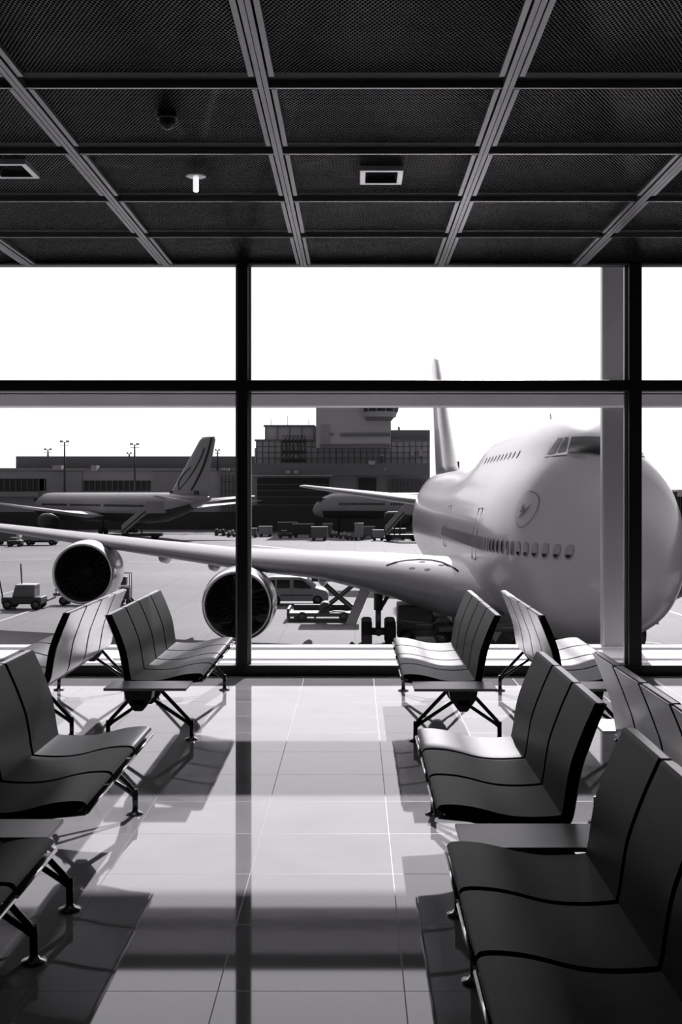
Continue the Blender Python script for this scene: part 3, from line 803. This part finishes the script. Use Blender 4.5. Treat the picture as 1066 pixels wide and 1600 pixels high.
C = thing('terminal_building', 'stepped terminal building with gridded facade below the control tower', 'building', (-2, 245, GZ))
bpx(MB(), 398, 672, 700, 860, 242, 30).build('wall', M['b_mid2'], C)
bpx(MB(), 400, 672, 688, 724, 241, 31).build('gridded_storey', M['b_lite'], C)
bpx(MB(), 414, 493, 665, 690, 244, 20).build('penthouse', M['b_lite'], C)
bpx(MB(), 611, 672, 672, 692, 243, 24).build('roof_block', M['b_dark'], C)
band(C, 'roof_edge', 412, 492, 664, 667, 244, M['b_dark']); band(C, 'roof_edge', 398, 672, 686.5, 689.5, 241, M['b_dark'])
g = MB()
for i in range(29): bpx(g, 400+i*9.6, 401+i*9.6, 689, 724, 240.7, .4)
for y in (697, 706, 715): bpx(g, 400, 672, y, y+.8, 240.7, .4)
for i in range(5): bpx(g, 414+i*19, 415+i*19, 667, 688, 243.7, .4)
g.build('facade_grid', M['grid'], C)
for x in (642, 655): band(C, 'lit_window', x, x+5, 703, 713, 240.6, M['b_bright'])
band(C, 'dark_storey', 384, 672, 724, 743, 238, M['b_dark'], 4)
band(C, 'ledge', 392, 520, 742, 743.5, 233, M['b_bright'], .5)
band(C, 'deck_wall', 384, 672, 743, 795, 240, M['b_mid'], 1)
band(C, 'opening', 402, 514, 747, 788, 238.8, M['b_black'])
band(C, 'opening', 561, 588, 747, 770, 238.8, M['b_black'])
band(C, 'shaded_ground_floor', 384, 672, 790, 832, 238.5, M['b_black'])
for x0, x1, y0, y1 in ((447, 454, 735, 740), (459, 466, 735, 740), (576, 586, 720, 726), (600, 604, 732, 734)):
    bpx(MB(), x0, x1, y0, y1, 232, 1.5).build('rooftop_unit', M['b_mid2'], C)
g = MB()
for i in range(10): bpx(g, 610+i*6, 611+i*6, 748, 790, 238.3, .4)
for y in (756, 764, 772, 780): bpx(g, 605, 672, y, y+.8, 238.3, .4)
for y in (756, 766, 776): bpx(g, 402, 514, y, y+1.2, 238.0, .4)
g.build('facade_frame', M['grid'], C)
g = MB()
for x, y0 in ((423, 655), (449, 650), (482, 655), (624, 668)): bpx(g, x, x+.7, y0, 668, 250, .1)
bpx(g, 622, 625, 667, 673, 250, .5)
g.build('roof_mast', M['grid'], C)
# scaffold in front of the left wing
sc = thing('scaffold', 'dark scaffolding lattice standing against the gridded terminal facade', 'scaffolding', tuple(P(461, 740, 236)))
m = MB()
for i in range(7):
    for y in (681, 688, 695, 702, 709, 716): 
        a = P(441+i*6, y, 236.5); b = P(441+(i+1)*6, y, 236.5)
        if i < 6: m.bar(a, b, .12, .12)
        if i < 6 and random.random() < .8: m.bar(a, P(441+(i+1)*6, y+7, 236.5), .12, .12)
    m.bar(P(441+i*6, 681+(3-i)**2*.6 if i < 3 else 681, 236), P(441+i*6, 724, 236), .2, .2)
for y in (690, 706, 720): m.obox(P(460, y, 236.6), (2.4, 0, 0), (0, .3, 0), (0, 0, .25))
m.build('tube_lattice', M['b_black'], sc)

T = thing('control_tower', 'broad control tower block with a many-sided glazed cab, behind the transom', 'tower', tuple(P(552, 831, 236)))
bpx(MB(), 494, 611, 604, 685, 237, 14).build('shaft', M['b_lite'], T)
bpx(MB(), 494, 611, 685, 700, 237, 3.4).build('shaft_overhang', M['b_lite'], T)
band(T, 'window_strip', 532, 610, 677, 682, 237, M['b_dark']); band(T, 'window_strip', 516, 521, 677, 680, 237, M['b_dark'])
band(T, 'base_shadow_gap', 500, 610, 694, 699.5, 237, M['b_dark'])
bpx(MB(), 503, 514, 664, 694, 236.4, 1).build('side_panel', M['b_mid'], T)
def octo(cx, y0, y1, r0, r1, D, n=12):
    a, b = P(cx, y0, D), P(cx, y1, D)
    return MB().loft([[(a.x+r*math.cos(2*pi*(k+.5)/n), D+r*math.sin(2*pi*(k+.5)/n), z) for k in range(n)] for z, r in ((b.z, r1), (a.z, r0))], smooth=False)
octo(595, 633, 644, 3.55, 3.3, 236).build('cab_glazing', M['b_win'], T)
octo(595, 644, 652, 3.3, 3.0, 236).build('cab_wall', M['b_mid2'], T)
octo(593, 652, 657, 2.95, 2.5, 236).build('cab_base', M['b_dark'], T)
octo(595, 612, 633, 3.0, 3.6, 236).build('cab_roof', M['b_dark'], T)
m = MB()
for k_ in range(12):
    an = 2*pi*(k_+.5)/12; a, b = P(595, 633, 236), P(595, 644, 236)
    m.bar((b.x+3.35*math.cos(an), 236+3.35*math.sin(an), b.z), (a.x+3.6*math.cos(an), 236+3.6*math.sin(an), a.z), .14, .14)
m.build('cab_mullions', M['b_mid'], T)
o = bpx(MB(), 703, 718, 721, 736, 262, 5).build('rooftop_cabin', M['b_black']); tag(o, 'small dark cabin showing between the tail fin and the hump of the jet', 'building')
bpx(MB(), 706, 715, 736, 860, 262.5, 4).build('stair_core', M['b_dark'], o)

# apron flood-light masts
def mast(px, ytop, D, w_, label, rows=2, name='floodlight_mast', base=734):
    t_ = thing(name, label, 'light mast', tuple(P(px, base, D)), 'floodlight masts on the terminal')
    a = P(px, ytop, D); b = P(px, base, D)
    MB().tube([b, a], [.22, .12], 8).build('pole', M['vehd'], t_)
    for r in range(rows):
        z = a.z-r*.55; m = MB(); m.bar((a.x-w_, D, z), (a.x+w_, D, z), .1, .08)
        m.build('crossbar', M['vehd'], t_)
    n_ = 6
    for i in range(n_):
        if i in (2, 3) and w_ < 1: continue
        x = a.x-w_+2*w_*(i+.5)/n_
        MB().obox((x, D-.1, a.z+.16), (w_/n_*.75, 0, 0), (0, .15, -.05), (0, .05, .13)).build('lamp', M['b_mid2'], t_)
mast(101, 691, 225, .85, 'tallest floodlight mast, left of the two, above the left hall', base=768)
mast(75, 703, 262, .85, 'small floodlight mast just left of the tallest one', base=714.7)
mast(210.5, 695, 225, .85, 'floodlight mast above the middle of the left hall', base=768)
mast(202, 709, 262, .55, 'short faint floodlight mast left of the middle mast', rows=1, base=714.7)
mast(340, 704, 240, .5, 'slender floodlight mast right of the tulip tail fin', base=735)
mast(597, 713, 234, .4, 'small lamp post against the gridded facade under the tower', rows=1, base=723)

# ------------------------------------------------------------------ distant airliners
def airliner(nose, tail, R, name_label, finh, zc, mats, engines=True, wspan=27, stripes=False):
    A, B = Vector((nose[0], nose[1], 0)), Vector((tail[0], tail[1], 0)); d = (B-A).normalized(); Lg = (B-A).length
    n_ = Vector((-d.y, d.x, 0))
    if n_.y > 0: n_ = -n_          # towards the camera
    t_ = thing('airliner', name_label, 'airplane', tuple(A+Vector((0,0,GZ))))
    prof = [(0, .03, -.35), (.01, .38, -.3), (.025, .62, -.2), (.05, .85, -.08), (.08, .97, 0), (.12, 1, 0), (.70, 1, 0), (.78, .93, .07), (.86, .70, .25), (.93, .42, .45), (.985, .2, .6), (1, .08, .62)]
    N = 28
    def ring(s, r, up, k0=0, k1=None, sc_=1): return [A+d*s*Lg+n_*R*r*sc_*math.cos(2*pi*k/N)+Vector((0,0,GZ+zc+R*up+R*r*sc_*math.sin(2*pi*k/N))) for k in range(N)]
    fz = MB().loft([ring(*p) for p in prof]).build('fuselage', mats[0], t_)
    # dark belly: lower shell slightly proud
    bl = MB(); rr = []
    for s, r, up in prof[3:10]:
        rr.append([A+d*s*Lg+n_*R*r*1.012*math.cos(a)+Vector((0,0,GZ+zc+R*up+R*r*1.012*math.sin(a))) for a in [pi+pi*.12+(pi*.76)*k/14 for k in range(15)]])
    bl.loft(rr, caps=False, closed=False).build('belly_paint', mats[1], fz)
    # cabin windows
    g = MB(); q_ = MB()
    for i in range(70):
        s = .12+.66*i/70
        if i in (18, 19, 40, 41): continue
        c_ = A+d*s*Lg+n_*R*1.0+Vector((0,0,GZ+zc+.35))
        g.obox(c_, d*.13, n_*.06, (0,0,.19))
    g.build('cabin_window_row', M['glassdark'], fz)
    for s in (.045,):
        q_.obox(A+d*s*Lg+Vector((0,0,GZ+zc+R*.45)), d*.9, n_*R*.66, (0,0,.3))
    q_.build('cockpit_window', M['glassdark'], fz)
    # fin
    fs = []
    for h_, s, c_ in ((R*.6, .785, Lg*.205), (R*1.2, .82, Lg*.17), (R+finh*.5, .885, Lg*.12), (R+finh*.94, .95, Lg*.075), (R+finh, .965, Lg*.055)):
        fs.append([A+d*(s*Lg+a)+n_*b+Vector((0,0,GZ+zc+h_)) for a, b in foil(c_, .09)])
    fin = MB().loft(fs).build('tail_fin', mats[0], t_)
    if stripes:
        for k_, (a0, b0, c0, e0) in enumerate(((.28, .02, .60, .75), (.62, .02, .86, .95))):
            pts = []
            for j in range(12):
                v = j/11; h_ = R*1.15+finh*(e0*v); f = a0+(c0-a0)*v+.26*math.sin(v*pi)*(-1 if k_ == 0 else -.6)*0
                f = a0+(c0-a0)*math.sin(v*pi/2)
                sL = spline([(R*.6, .785), (R*1.2, .82), (R+finh*.5, .885), (R+finh, .965)], h_); cL = spline([(R*.6, Lg*.205), (R*1.2, Lg*.17), (R+finh*.5, Lg*.12), (R+finh, Lg*.055)], h_)
                pts.append(A+d*(sL*Lg+f*cL)+n_*(cL*.05+.03)+Vector((0,0,GZ+zc+h_)))
            MB().tube(pts, .17, 6).build('tail_stripe', M['stripe'], fin)
        pts = []
        for j in range(12):
            v = j/11; h_ = R*1.15+finh*(.42*v); f = .28-.18*math.sin(v*pi)*1+.05*v
            sL = spline([(R*.6, .785), (R*1.2, .82), (R+finh*.5, .885), (R+finh, .965)], h_); cL = spline([(R*.6, Lg*.205), (R*1.2, Lg*.17), (R+finh*.5, Lg*.12), (R+finh, Lg*.055)], h_)
            pts.append(A+d*(sL*Lg+f*cL)+n_*(cL*.05+.03)+Vector((0,0,GZ+zc+h_)))
        MB().tube(pts, .15, 6).build('tail_stripe', M['stripe'], fin)
        MB().obox(A+d*.885*Lg+Vector((0,0,GZ+zc+R*.98)), d*Lg*.07, n_*.5, (0,0,.3)).build('fin_root', M['stripe'], fin)
    # wings and tailplanes
    def w2(st, sgn, nm, m_):
        rs = []
        for la, s, z, c_, t2 in st: rs.append([A+d*(s+a)+n_*sgn*la+Vector((0,0,GZ+z+b)) for a, b in foil(c_, t2)])
        return MB().loft(rs).build(nm, m_, t_)
    for sgn in (1, -1):
        w2([(1.5, Lg*.34, zc-R*.6, Lg*.17, .12), (R+6, Lg*.42, zc-R*.35, Lg*.09, .11), (wspan, Lg*.60, zc+1.1, Lg*.035, .09)], sgn, 'wing', mats[2])
        w2([(.8, Lg*.87, zc+R*.4, Lg*.09, .1), (9.2, Lg*.96, zc+R*.4+1.0, Lg*.035, .09)], sgn, 'tailplane', mats[2])
        if engines:
            c_ = A+d*Lg*.33+n_*sgn*(R+6)+Vector((0,0,GZ+zc-R*.95))
            MB().lathe([(0, 1.1), (-.15, 1.25), (.3, 1.4), (2.2, 1.45), (4.2, 1.0), (4.3, .6)], c_, d, 24).build('engine', mats[1], t_)
    m = MB()
    for s, o2 in ((.1, 0), (.52, 3), (.52, -3)):
        c_ = A+d*s*Lg+n_*o2; m.tube([c_+Vector((0,0,GZ+.5)), c_+Vector((0,0,GZ+zc-R*.6))], .2, 8)
        for q2 in (-.5, .5): m.lathe([(-.2, 0), (-.2, .55), (.2, .55), (.2, 0)], c_+n_*q2+Vector((0,0,GZ+.55)), n_, 14)
    m.build('landing_gear', M['tyre'], t_)
    return t_
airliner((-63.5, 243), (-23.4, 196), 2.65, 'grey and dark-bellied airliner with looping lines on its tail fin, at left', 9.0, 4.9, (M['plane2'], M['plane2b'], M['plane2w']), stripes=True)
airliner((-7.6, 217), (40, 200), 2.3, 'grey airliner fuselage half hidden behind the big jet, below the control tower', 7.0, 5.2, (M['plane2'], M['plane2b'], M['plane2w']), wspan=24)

# stairs trucks
def stairs(pa, pb, D, label, wd=2.2):
    a, b = P(*pa, D), P(*pb, D)      # low end, high end
    t_ = thing('boarding_stairs', label, 'boarding stairs', (a.x, D, GZ))
    m = MB(); n_ = 16; d_ = b-a
    for i in range(n_):
        p = a+d_*(i+.5)/n_; m.obox(p, (abs(d_.x)/n_*.55, 0, 0), (0, wd/2, 0), (0, 0, .12))
    m.build('steps', M['vehm'], t_)
    for s_ in (-1, 1):
        q2 = MB(); q2.prism([a+Vector((0, s_*wd/2, -.5)), b+Vector((0, s_*wd/2, -.5)), b+Vector((0, s_*wd/2, 1.1)), a+Vector((0, s_*wd/2, 1.1))], (0, .06, 0)); q2.build('side_panel', M['plane2'], t_)
    sg = 1 if d_.x > 0 else -1
    q2 = MB(); q2.box(*sorted((b.x, b.x+sg*3.0)), D-wd/2, D+wd/2, b.z-.3, b.z+.0); q2.box(*sorted((b.x, b.x+sg*3.0)), D-wd/2, D-wd/2+.06, b.z, b.z+1.6); q2.build('platform', M['plane2'], t_)
    q2 = MB(); q2.box(*sorted((a.x, b.x+sg*2.5)), D-wd/2, D+wd/2, GZ+.5, GZ+1.0)
    for f in (.2, .5, .8): q2.tube([(a.x+d_.x*f, D, GZ+.9), (a.x+d_.x*f, D, a.z+d_.z*f)], .12, 8)
    q2.build('chassis', M['vehd'], t_)
    for f in (.1, .9):
        for s_ in (-1, 1):
            MB().lathe([(-.15, 0), (-.15, .5), (.15, .5), (.15, 0)], (a.x+(d_.x+sg*2)*f, D+s_*wd*.5, GZ+.5), (0,1,0), 16).build('wheel', M['tyre'], t_)
stairs((192, 831), (229, 799), 196, 'mobile boarding stairs leaning up to the rear of the tulip-tailed airliner')
stairs((602, 833), (631, 800), 190, 'mobile boarding stairs in front of the half-hidden grey airliner')

# ------------------------------------------------------------------ vehicles and ground equipment
def wheels4(t_, x0, x1, y0, y1, r, wd=.22, m_=None):
    for x in (x0, x1):
        for y in (y0, y1):
            tw = MB().lathe([(-wd/2, 0), (-wd/2, r*.9), (-wd*.3, r), (wd*.3, r), (wd/2, r*.9), (wd/2, 0)], (x, y, GZ+r), (0,1,0), 20).build('wheel', M['tyre'], t_)
            MB().lathe([(-wd/2-.01, 0), (-wd/2-.01, r*.55), (wd/2+.01, r*.55), (wd/2+.01, 0)], (x, y, GZ+r), (0,1,0), 16).build('hubcap', M['rim'], tw)
def van(x, D, Lg, H, label, body, flip=1, cat='van'):
    t_ = thing('van', label, cat, (x, D, GZ))
    def X(u): return x+flip*(u-.5)*Lg
    prof = [(0, .28), (0, .60), (.015, .90), (.05, .97), (.14, 1.0), (.58, .99), (.66, .94), (.80, .62), (.95, .52), (.995, .42), (1, .18), (.97, .14), (.90, .14), (.885, .26), (.83, .33), (.775, .26), (.76, .14), (.25, .14), (.235, .26), (.18, .33), (.125, .26), (.11, .14), (.02, .14)]
    bd = MB().prism([(X(u), D-.9, GZ+v*H) for u, v in prof], (0, 1.8, 0)).build('body', body, t_, bevel=.06)
    for a in ([(.04, .60), (.05, .88), (.17, .90), (.17, .60)], [(.20, .60), (.20, .90), (.40, .90), (.40, .60)], [(.46, .60), (.46, .90), (.60, .89), (.745, .62), (.70, .58)]):
        MB().prism([(X(u), D-.915, GZ+v*H) for u, v in a], (0, .03, 0)).build('side_window', M['glassdark'], bd)
    MB().prism([(X(.655)+flip*.03, D-.78, GZ+.925*H), (X(.79)+flip*.03, D-.82, GZ+.635*H), (X(.79)+flip*.03, D+.82, GZ+.635*H), (X(.655)+flip*.03, D+.78, GZ+.925*H)], (flip*.02, 0, .02)).build('windscreen', M['glassdark'], bd)
    MB().prism([(X(u), D-.92, GZ+v*H) for u, v in ((.25, .33), (.76, .33), (.76, .37), (.25, .37))], (0, .04, 0)).build('side_moulding', M['vehd'], bd)
    for u in (.42, .44): MB().box(*sorted((X(u), X(u)+.012)), D-.912, D-.9, GZ+.2*H, GZ+.92*H).build('door_seam', M['vehd'], bd)
    wheels4(t_, X(.18), X(.83), D-.82, D+.82, .33)
    return t_
pv = gpt(464, 938); van((464-CX)/F*82, 82, 4.3, 1.88, 'pale minivan on the apron between the inboard engine and the scissor lift', M['veh'])
def box_truck(px, py, Lg, H, label, body, D=None, flip=1):
    p = gpt(px, py); x, D = p.x, p.y
    t_ = thing('utility_truck', label, 'truck', (x, D, GZ))
    MB().box(x-Lg/2, x+Lg*.22, D-1.05, D+1.05, GZ+.65, GZ+H).build('cargo_box', body, t_, bevel=.06)
    c_ = MB().prism([(x+Lg*.23, D-1, GZ+.5), (x+Lg*.5, D-1, GZ+.5), (x+Lg*.5, D-1, GZ+H*.55), (x+Lg*.42, D-1, GZ+H*.9), (x+Lg*.23, D-1, GZ+H*.9)], (0, 2, 0)).build('cab', body, t_, bevel=.06)
    MB().prism([(x+Lg*.28, D-1.02, GZ+H*.55), (x+Lg*.46, D-1.02, GZ+H*.55), (x+Lg*.40, D-1.02, GZ+H*.83), (x+Lg*.28, D-1.02, GZ+H*.83)], (0, .03, 0)).build('side_window', M['glassdark'], c_)
    MB().box(x-Lg/2+.8, x-Lg*.1, D-1.07, D-1.04, GZ+H*.62, GZ+H*.85).build('side_window', M['glassdark'], t_)
    MB().box(x-Lg/2, x+Lg*.48, D-.8, D+.8, GZ+.4, GZ+.66).build('chassis', M['vehd'], t_)
    wheels4(t_, x-Lg*.3, x+Lg*.36, D-.95, D+.95, .42)
box_truck(64, 851.5, 4.9, 2.1, 'pale box van parked behind the wing at far left', M['veh'])
# scissor lift under the wing
p = gpt(500, 968); x, D = p.x, p.y
t_ = thing('scissor_lift', 'raised scissor-lift loader with crossed dark arms under the wing', 'lift vehicle', (x, D, GZ))
m = MB(); x0, x1 = (450-CX)/F*D, (556-CX)/F*D
m.box(x0, x1, D-1.2, D+1.2, GZ+.28, GZ+.5); m.box(x0, x0+.15, D-1.2, D+1.2, GZ+.1, GZ+.75)
m.box(x0+.3, x1, D+.9, D+1.2, GZ+.5, GZ+.8)
m.build('base_frame', M['gear'], t_, bevel=.03)
MB().tube([(x+.3, D-.8, GZ+.72), (x+.3, D+.8, GZ+.72)], .33, 16).build('drive_tank', M['vehm'], t_)
def ar(a, b, yy): MB().bar((P(a[0], a[1], D).x, yy, P(a[0], a[1], D).z), (P(b[0], b[1], D).x, yy, P(b[0], b[1], D).z), .14, .30, up=(0,1,0)).build('scissor_arm', M['vehd'], t_)
for yy in (D-1.0, D+1.0):
    ar((497, 903), (560, 958), yy-.1); ar((492, 962), (560, 908), yy+.1)
m = MB(); a = P(488, 905, D); b = P(575, 895, D); m.box(a.x, b.x, D-1.3, D+1.3, a.z-.05, a.z+.2); m.build('platform', M['vehd'], t_)
m = MB()
for xx in (x0+.5, x1-.5):
    for yy in (D-1, D+1): m.tube([(xx, yy, GZ), (xx, yy, GZ+.3)], .1, 8)
m.build('outrigger', M['gear'], t_)
wheels4(t_, x0+.9, x1-.7, D-1.1, D+1.1, .28)
# pushback tug with trailer at left
p = gpt(40, 951); x, D = p.x, p.y
t_ = thing('aircraft_tug', 'low dark tow tractor with a light bonnet near the left edge of the apron', 'tow tractor', (x, D, GZ))
MB().box(x-1.35, x+1.2, D-.8, D+.8, GZ+.35, GZ+.8).build('chassis', M['vehd'], t_, bevel=.05)
MB().prism([(x-.7, D-.7, GZ+.8), (x+.75, D-.7, GZ+.8), (x+.75, D-.7, GZ+1.55), (x-.5, D-.7, GZ+1.5)], (0, 1.4, 0)).build('engine_cover', M['vehm'], t_, bevel=.06)
MB().box(x-.5, x+.8, D-.75, D+.75, GZ+1.52, GZ+1.6).build('top_plate', M['vehw'], t_)
m = MB(); m.tube([(x-1.3, D-.6, GZ+.7), (x-1.55, D-.6, GZ+2.1)], .05, 8); m.tube([(x-.35, D+.4, GZ+1.5), (x-.42, D+.4, GZ+2.9)], .05, 8); m.build('mast', M['vehd'], t_)
wheels4(t_, x-.95, x+.85, D-.75, D+.75, .32)
x2, D2 = x+2.9, D+3
t_ = thing('equipment_trailer', 'flat trailer with low rails behind the dark tow tractor', 'trailer', (x2, D2, GZ))
MB().box(x2-1.7, x2+1.1, D2-.7, D2+.7, GZ+.62, GZ+.82).build('deck', M['vehm'], t_, bevel=.03)
m = MB()
for i in range(5): m.tube([(x2-1.5+i*.6, D2-.65, GZ+.8), (x2-1.5+i*.6, D2-.65, GZ+1.05)], .04, 6)
m.bar((x2-1.6, D2-.65, GZ+1.05), (x2+1.0, D2-.65, GZ+1.05), .06, .06); m.tube([(x2+.9, D2, GZ+.8), (x2+1.0, D2, GZ+1.3)], .07, 6); m.bar((x2-1.7, D2, GZ+.5), (x+1.3, D+.5, GZ+.5), .1, .1); m.build('rail', M['vehd'], t_)
wheels4(t_, x2-1.0, x2+.7, D2-.7, D2+.7, .3)
# upright rack behind the left engine
p = gpt(196, 944); x, D = p.x, p.y
t_ = thing('equipment_rack', 'upright framed service cart just right of the outboard engine', 'service cart', (x, D, GZ))
m = MB()
for dx in (-.35, .35):
    for dy in (-.4, .4): m.tube([(x+dx, D+dy, GZ+.2), (x+dx, D+dy, GZ+2.1)], .035, 6)
for z in (.35, 1.2, 2.1):
    m.bar((x-.35, D-.4, GZ+z), (x+.35, D-.4, GZ+z), .05, .05); m.bar((x-.35, D+.4, GZ+z), (x+.35, D+.4, GZ+z), .05, .05)
m.build('frame', M['vehw'], t_)
MB().box(x-.3, x+.3, D-.35, D+.35, GZ+.35, GZ+1.15).build('tank', M['vehd'], t_, bevel=.03)
MB().box(x-.28, x+.1, D-.3, D+.3, GZ+1.3, GZ+1.85).build('control_box', M['vehd'], t_, bevel=.03)
wheels4(t_, x-.3, x+.3, D-.4, D+.4, .2)
# under-belly equipment
p = gpt(668, 996); x, D = 3.3, 60.5
t_ = thing('service_truck', 'dark catering and service truck standing in shade under the jet belly', 'truck', (x, D, GZ))
MB().box(x-1.2, x+.5, D-1.2, D+1.2, GZ+.8, GZ+2.0).build('cargo_box', M['vehd'], t_, bevel=.08)
MB().prism([(x+.55, D-1.1, GZ+.5), (x+1.5, D-1.1, GZ+.5), (x+1.5, D-1.1, GZ+1.1), (x+1.2, D-1.1, GZ+1.45), (x+.55, D-1.1, GZ+1.45)], (0, 2.2, 0)).build('cab', M['vehd'], t_, bevel=.08)
MB().box(x-1.2, x+1.4, D-1, D+1, GZ+.45, GZ+.8).build('chassis', M['vehd'], t_)
wheels4(t_, x-.8, x+1.0, D-1.1, D+1.1, .4)
xl, Dl = 2.75, 62
t_ = thing('service_ladder', 'tall narrow ladder leaning up to the wing beside the landing gear', 'ladder', (xl, Dl, GZ))
m = MB()
for dx in (-.3, .3): m.tube([(xl+dx, Dl, GZ), (xl+dx+.15, Dl+.6, GZ+2.1)], .045, 8)
m.build('rails', M['vehm'], t_)
m = MB()
for i in range(10): f = (i+.7)/10.5; m.tube([(xl-.3+.15*f, Dl+.6*f, GZ+2.1*f), (xl+.3+.15*f, Dl+.6*f, GZ+2.1*f)], .03, 6)
m.build('rungs', M['vehm'], t_)
xb, Db = 6.6, 58
t_ = thing('belt_loader', 'dark belt loader under the jet behind the right-hand benches', 'belt loader', (xb, Db, GZ))
MB().box(xb-2, xb+1.6, Db-.8, Db+.8, GZ+.4, GZ+.95).build('body', M['vehd'], t_, bevel=.05)
MB().bar((xb-2.6, Db, GZ+1.0), (xb+2.0, Db, GZ+1.35), .8, .22).build('conveyor', M['vehm'], t_)
MB().prism([(xb-.3, Db-.85, GZ+.95), (xb+.3, Db-.85, GZ+.95), (xb, Db-.85, GZ+.45)], (0, .03, 0)).build('warning_triangle', M['vehw'], t_)
wheels4(t_, xb-1.4, xb+1.1, Db-.7, Db+.7, .35)
# chocks / cone by the gear
for i, (cx_, cD, lb) in enumerate(((-.15, 58.9, 'dark wheel chock left of the wing landing gear'), (2.5, 58.9, 'dark wheel chock right of the wing landing gear'))):
    o = MB().prism([(cx_-.3, cD-.15, GZ), (cx_+.3, cD-.15, GZ), (cx_, cD-.15, GZ+.28)], (0, .4, 0)).build('wheel_chock', M['tyre'], bevel=.02); tag(o, lb, 'chock', 'wheel chocks')
# baggage carts and loaded dollies in the distance
def cart(px, py, Lg, H, body, label, kind='box'):
    p = gpt(px, py); x, D = p.x, p.y
    t_ = thing('baggage_cart' if kind == 'box' else 'baggage_dolly' if kind == 'flat' else 'tow_tractor', label, 'cart' if kind != 'tug' else 'tractor', (x, D, GZ), 'ground equipment in front of the terminal')
    if kind == 'box':
        MB().box(x-Lg/2, x+Lg/2, D-.8, D+.8, GZ+.45, GZ+H).build('container', body, t_, bevel=.05)
        MB().box(x-Lg/2-.05, x+Lg/2+.05, D-.85, D+.85, GZ+H, GZ+H+.1).build('roof', M['vehw'], t_)
    elif kind == 'flat':
        MB().box(x-Lg/2, x+Lg/2, D-.7, D+.7, GZ+.42, GZ+.58).build('deck', M['vehd'], t_)
        m = MB()
        for i in range(int(Lg/.55)):
            h_ = random.uniform(.3, .7); m.box(x-Lg/2+.08+i*.55, x-Lg/2+.53+i*.55, D-.5, D+.4, GZ+.58, GZ+.58+h_)
        m.build('load', body, t_, bevel=.05)
    else:
        MB().box(x-Lg/2, x+Lg/2, D-.7, D+.7, GZ+.35, GZ+.85).build('body', body, t_, bevel=.06)
        MB().box(x-Lg*.3, x+Lg*.1, D-.6, D+.6, GZ+H-.08, GZ+H).build('canopy', M['vehw'], t_)
        m = MB()
        for dx in (-Lg*.28, Lg*.08):
            for dy in (-.55, .55): m.tube([(x+dx, D+dy, GZ+.8), (x+dx, D+dy, GZ+H-.05)], .04, 6)
        m.build('canopy_posts', M['vehd'], t_)
    wheels4(t_, x-Lg*.34, x+Lg*.34, D-.65, D+.65, .26)
CA = [(394, 840, 1.6, 1.5, 'vehm', 'box', 'grey baggage cart at the foot of the terminal beside the middle mullion'),
 (415, 838.5, 2.2, 1.7, 'veh', 'box', 'wide pale-sided cart second from the middle mullion'),
 (446, 841, 2.3, 1.3, 'vehd', 'tug', 'small open tractor in the row of baggage carts'),
 (450, 837, 3.4, 2.3, 'vehd', 'box', 'long dark container with pale roof left in the cart row'),
 (474, 839.5, 3.6, 2.2, 'vehd', 'box', 'dark container cart with white roof edge beside the upright grey container'),
 (499, 844.5, 2.5, 2.1, 'vehm', 'box', 'upright grey mesh-sided container nearest the viewer in the cart row'),
 (512, 839, 1.6, 2.2, 'vehm', 'box', 'grey cart directly behind the upright container'),
 (523, 840, 1.2, .9, 'vehw', 'flat', 'flat dolly with small white loads, left of three'),
 (536.5, 842, 1.3, .9, 'vehw', 'flat', 'flat dolly with small white loads, middle of three'),
 (547, 843.5, .9, .9, 'vehw', 'flat', 'flat dolly with small white loads, right of three'),
 (561, 843.5, 1.4, 2.6, 'veh', 'box', 'tall narrow white-capped cart right of the flat dollies'),
 (576, 841, 2.1, 1.9, 'vehm', 'box', 'grey cart just right of the tall white-capped cart'),
 (591, 844.5, 1.7, 1.6, 'veh', 'box', 'pale cart left of the right-hand boarding stairs'),
 (621, 843, 2.6, 1.7, 'vehd', 'box', 'dark cart right of the boarding stairs beside the jet hull'),
 (362, 839, 1.4, .9, 'veh', 'flat', 'flat dolly with luggage left of the middle mullion'),
 (344, 837, 1.8, 1.2, 'vehd', 'flat', 'flat dolly with luggage below the distant tailplane'),
 (12, 851, 3.0, 2.3, 'vehm', 'box', 'grey container at the far left edge beyond the wing'),
 (24, 854, 2.0, 1.3, 'vehd', 'tug', 'dark open tractor left of the pale box van')]
for px, py, Lg, H, b_, kd, lb in CA: cart(px, py, Lg, H, M[b_], lb, kd)
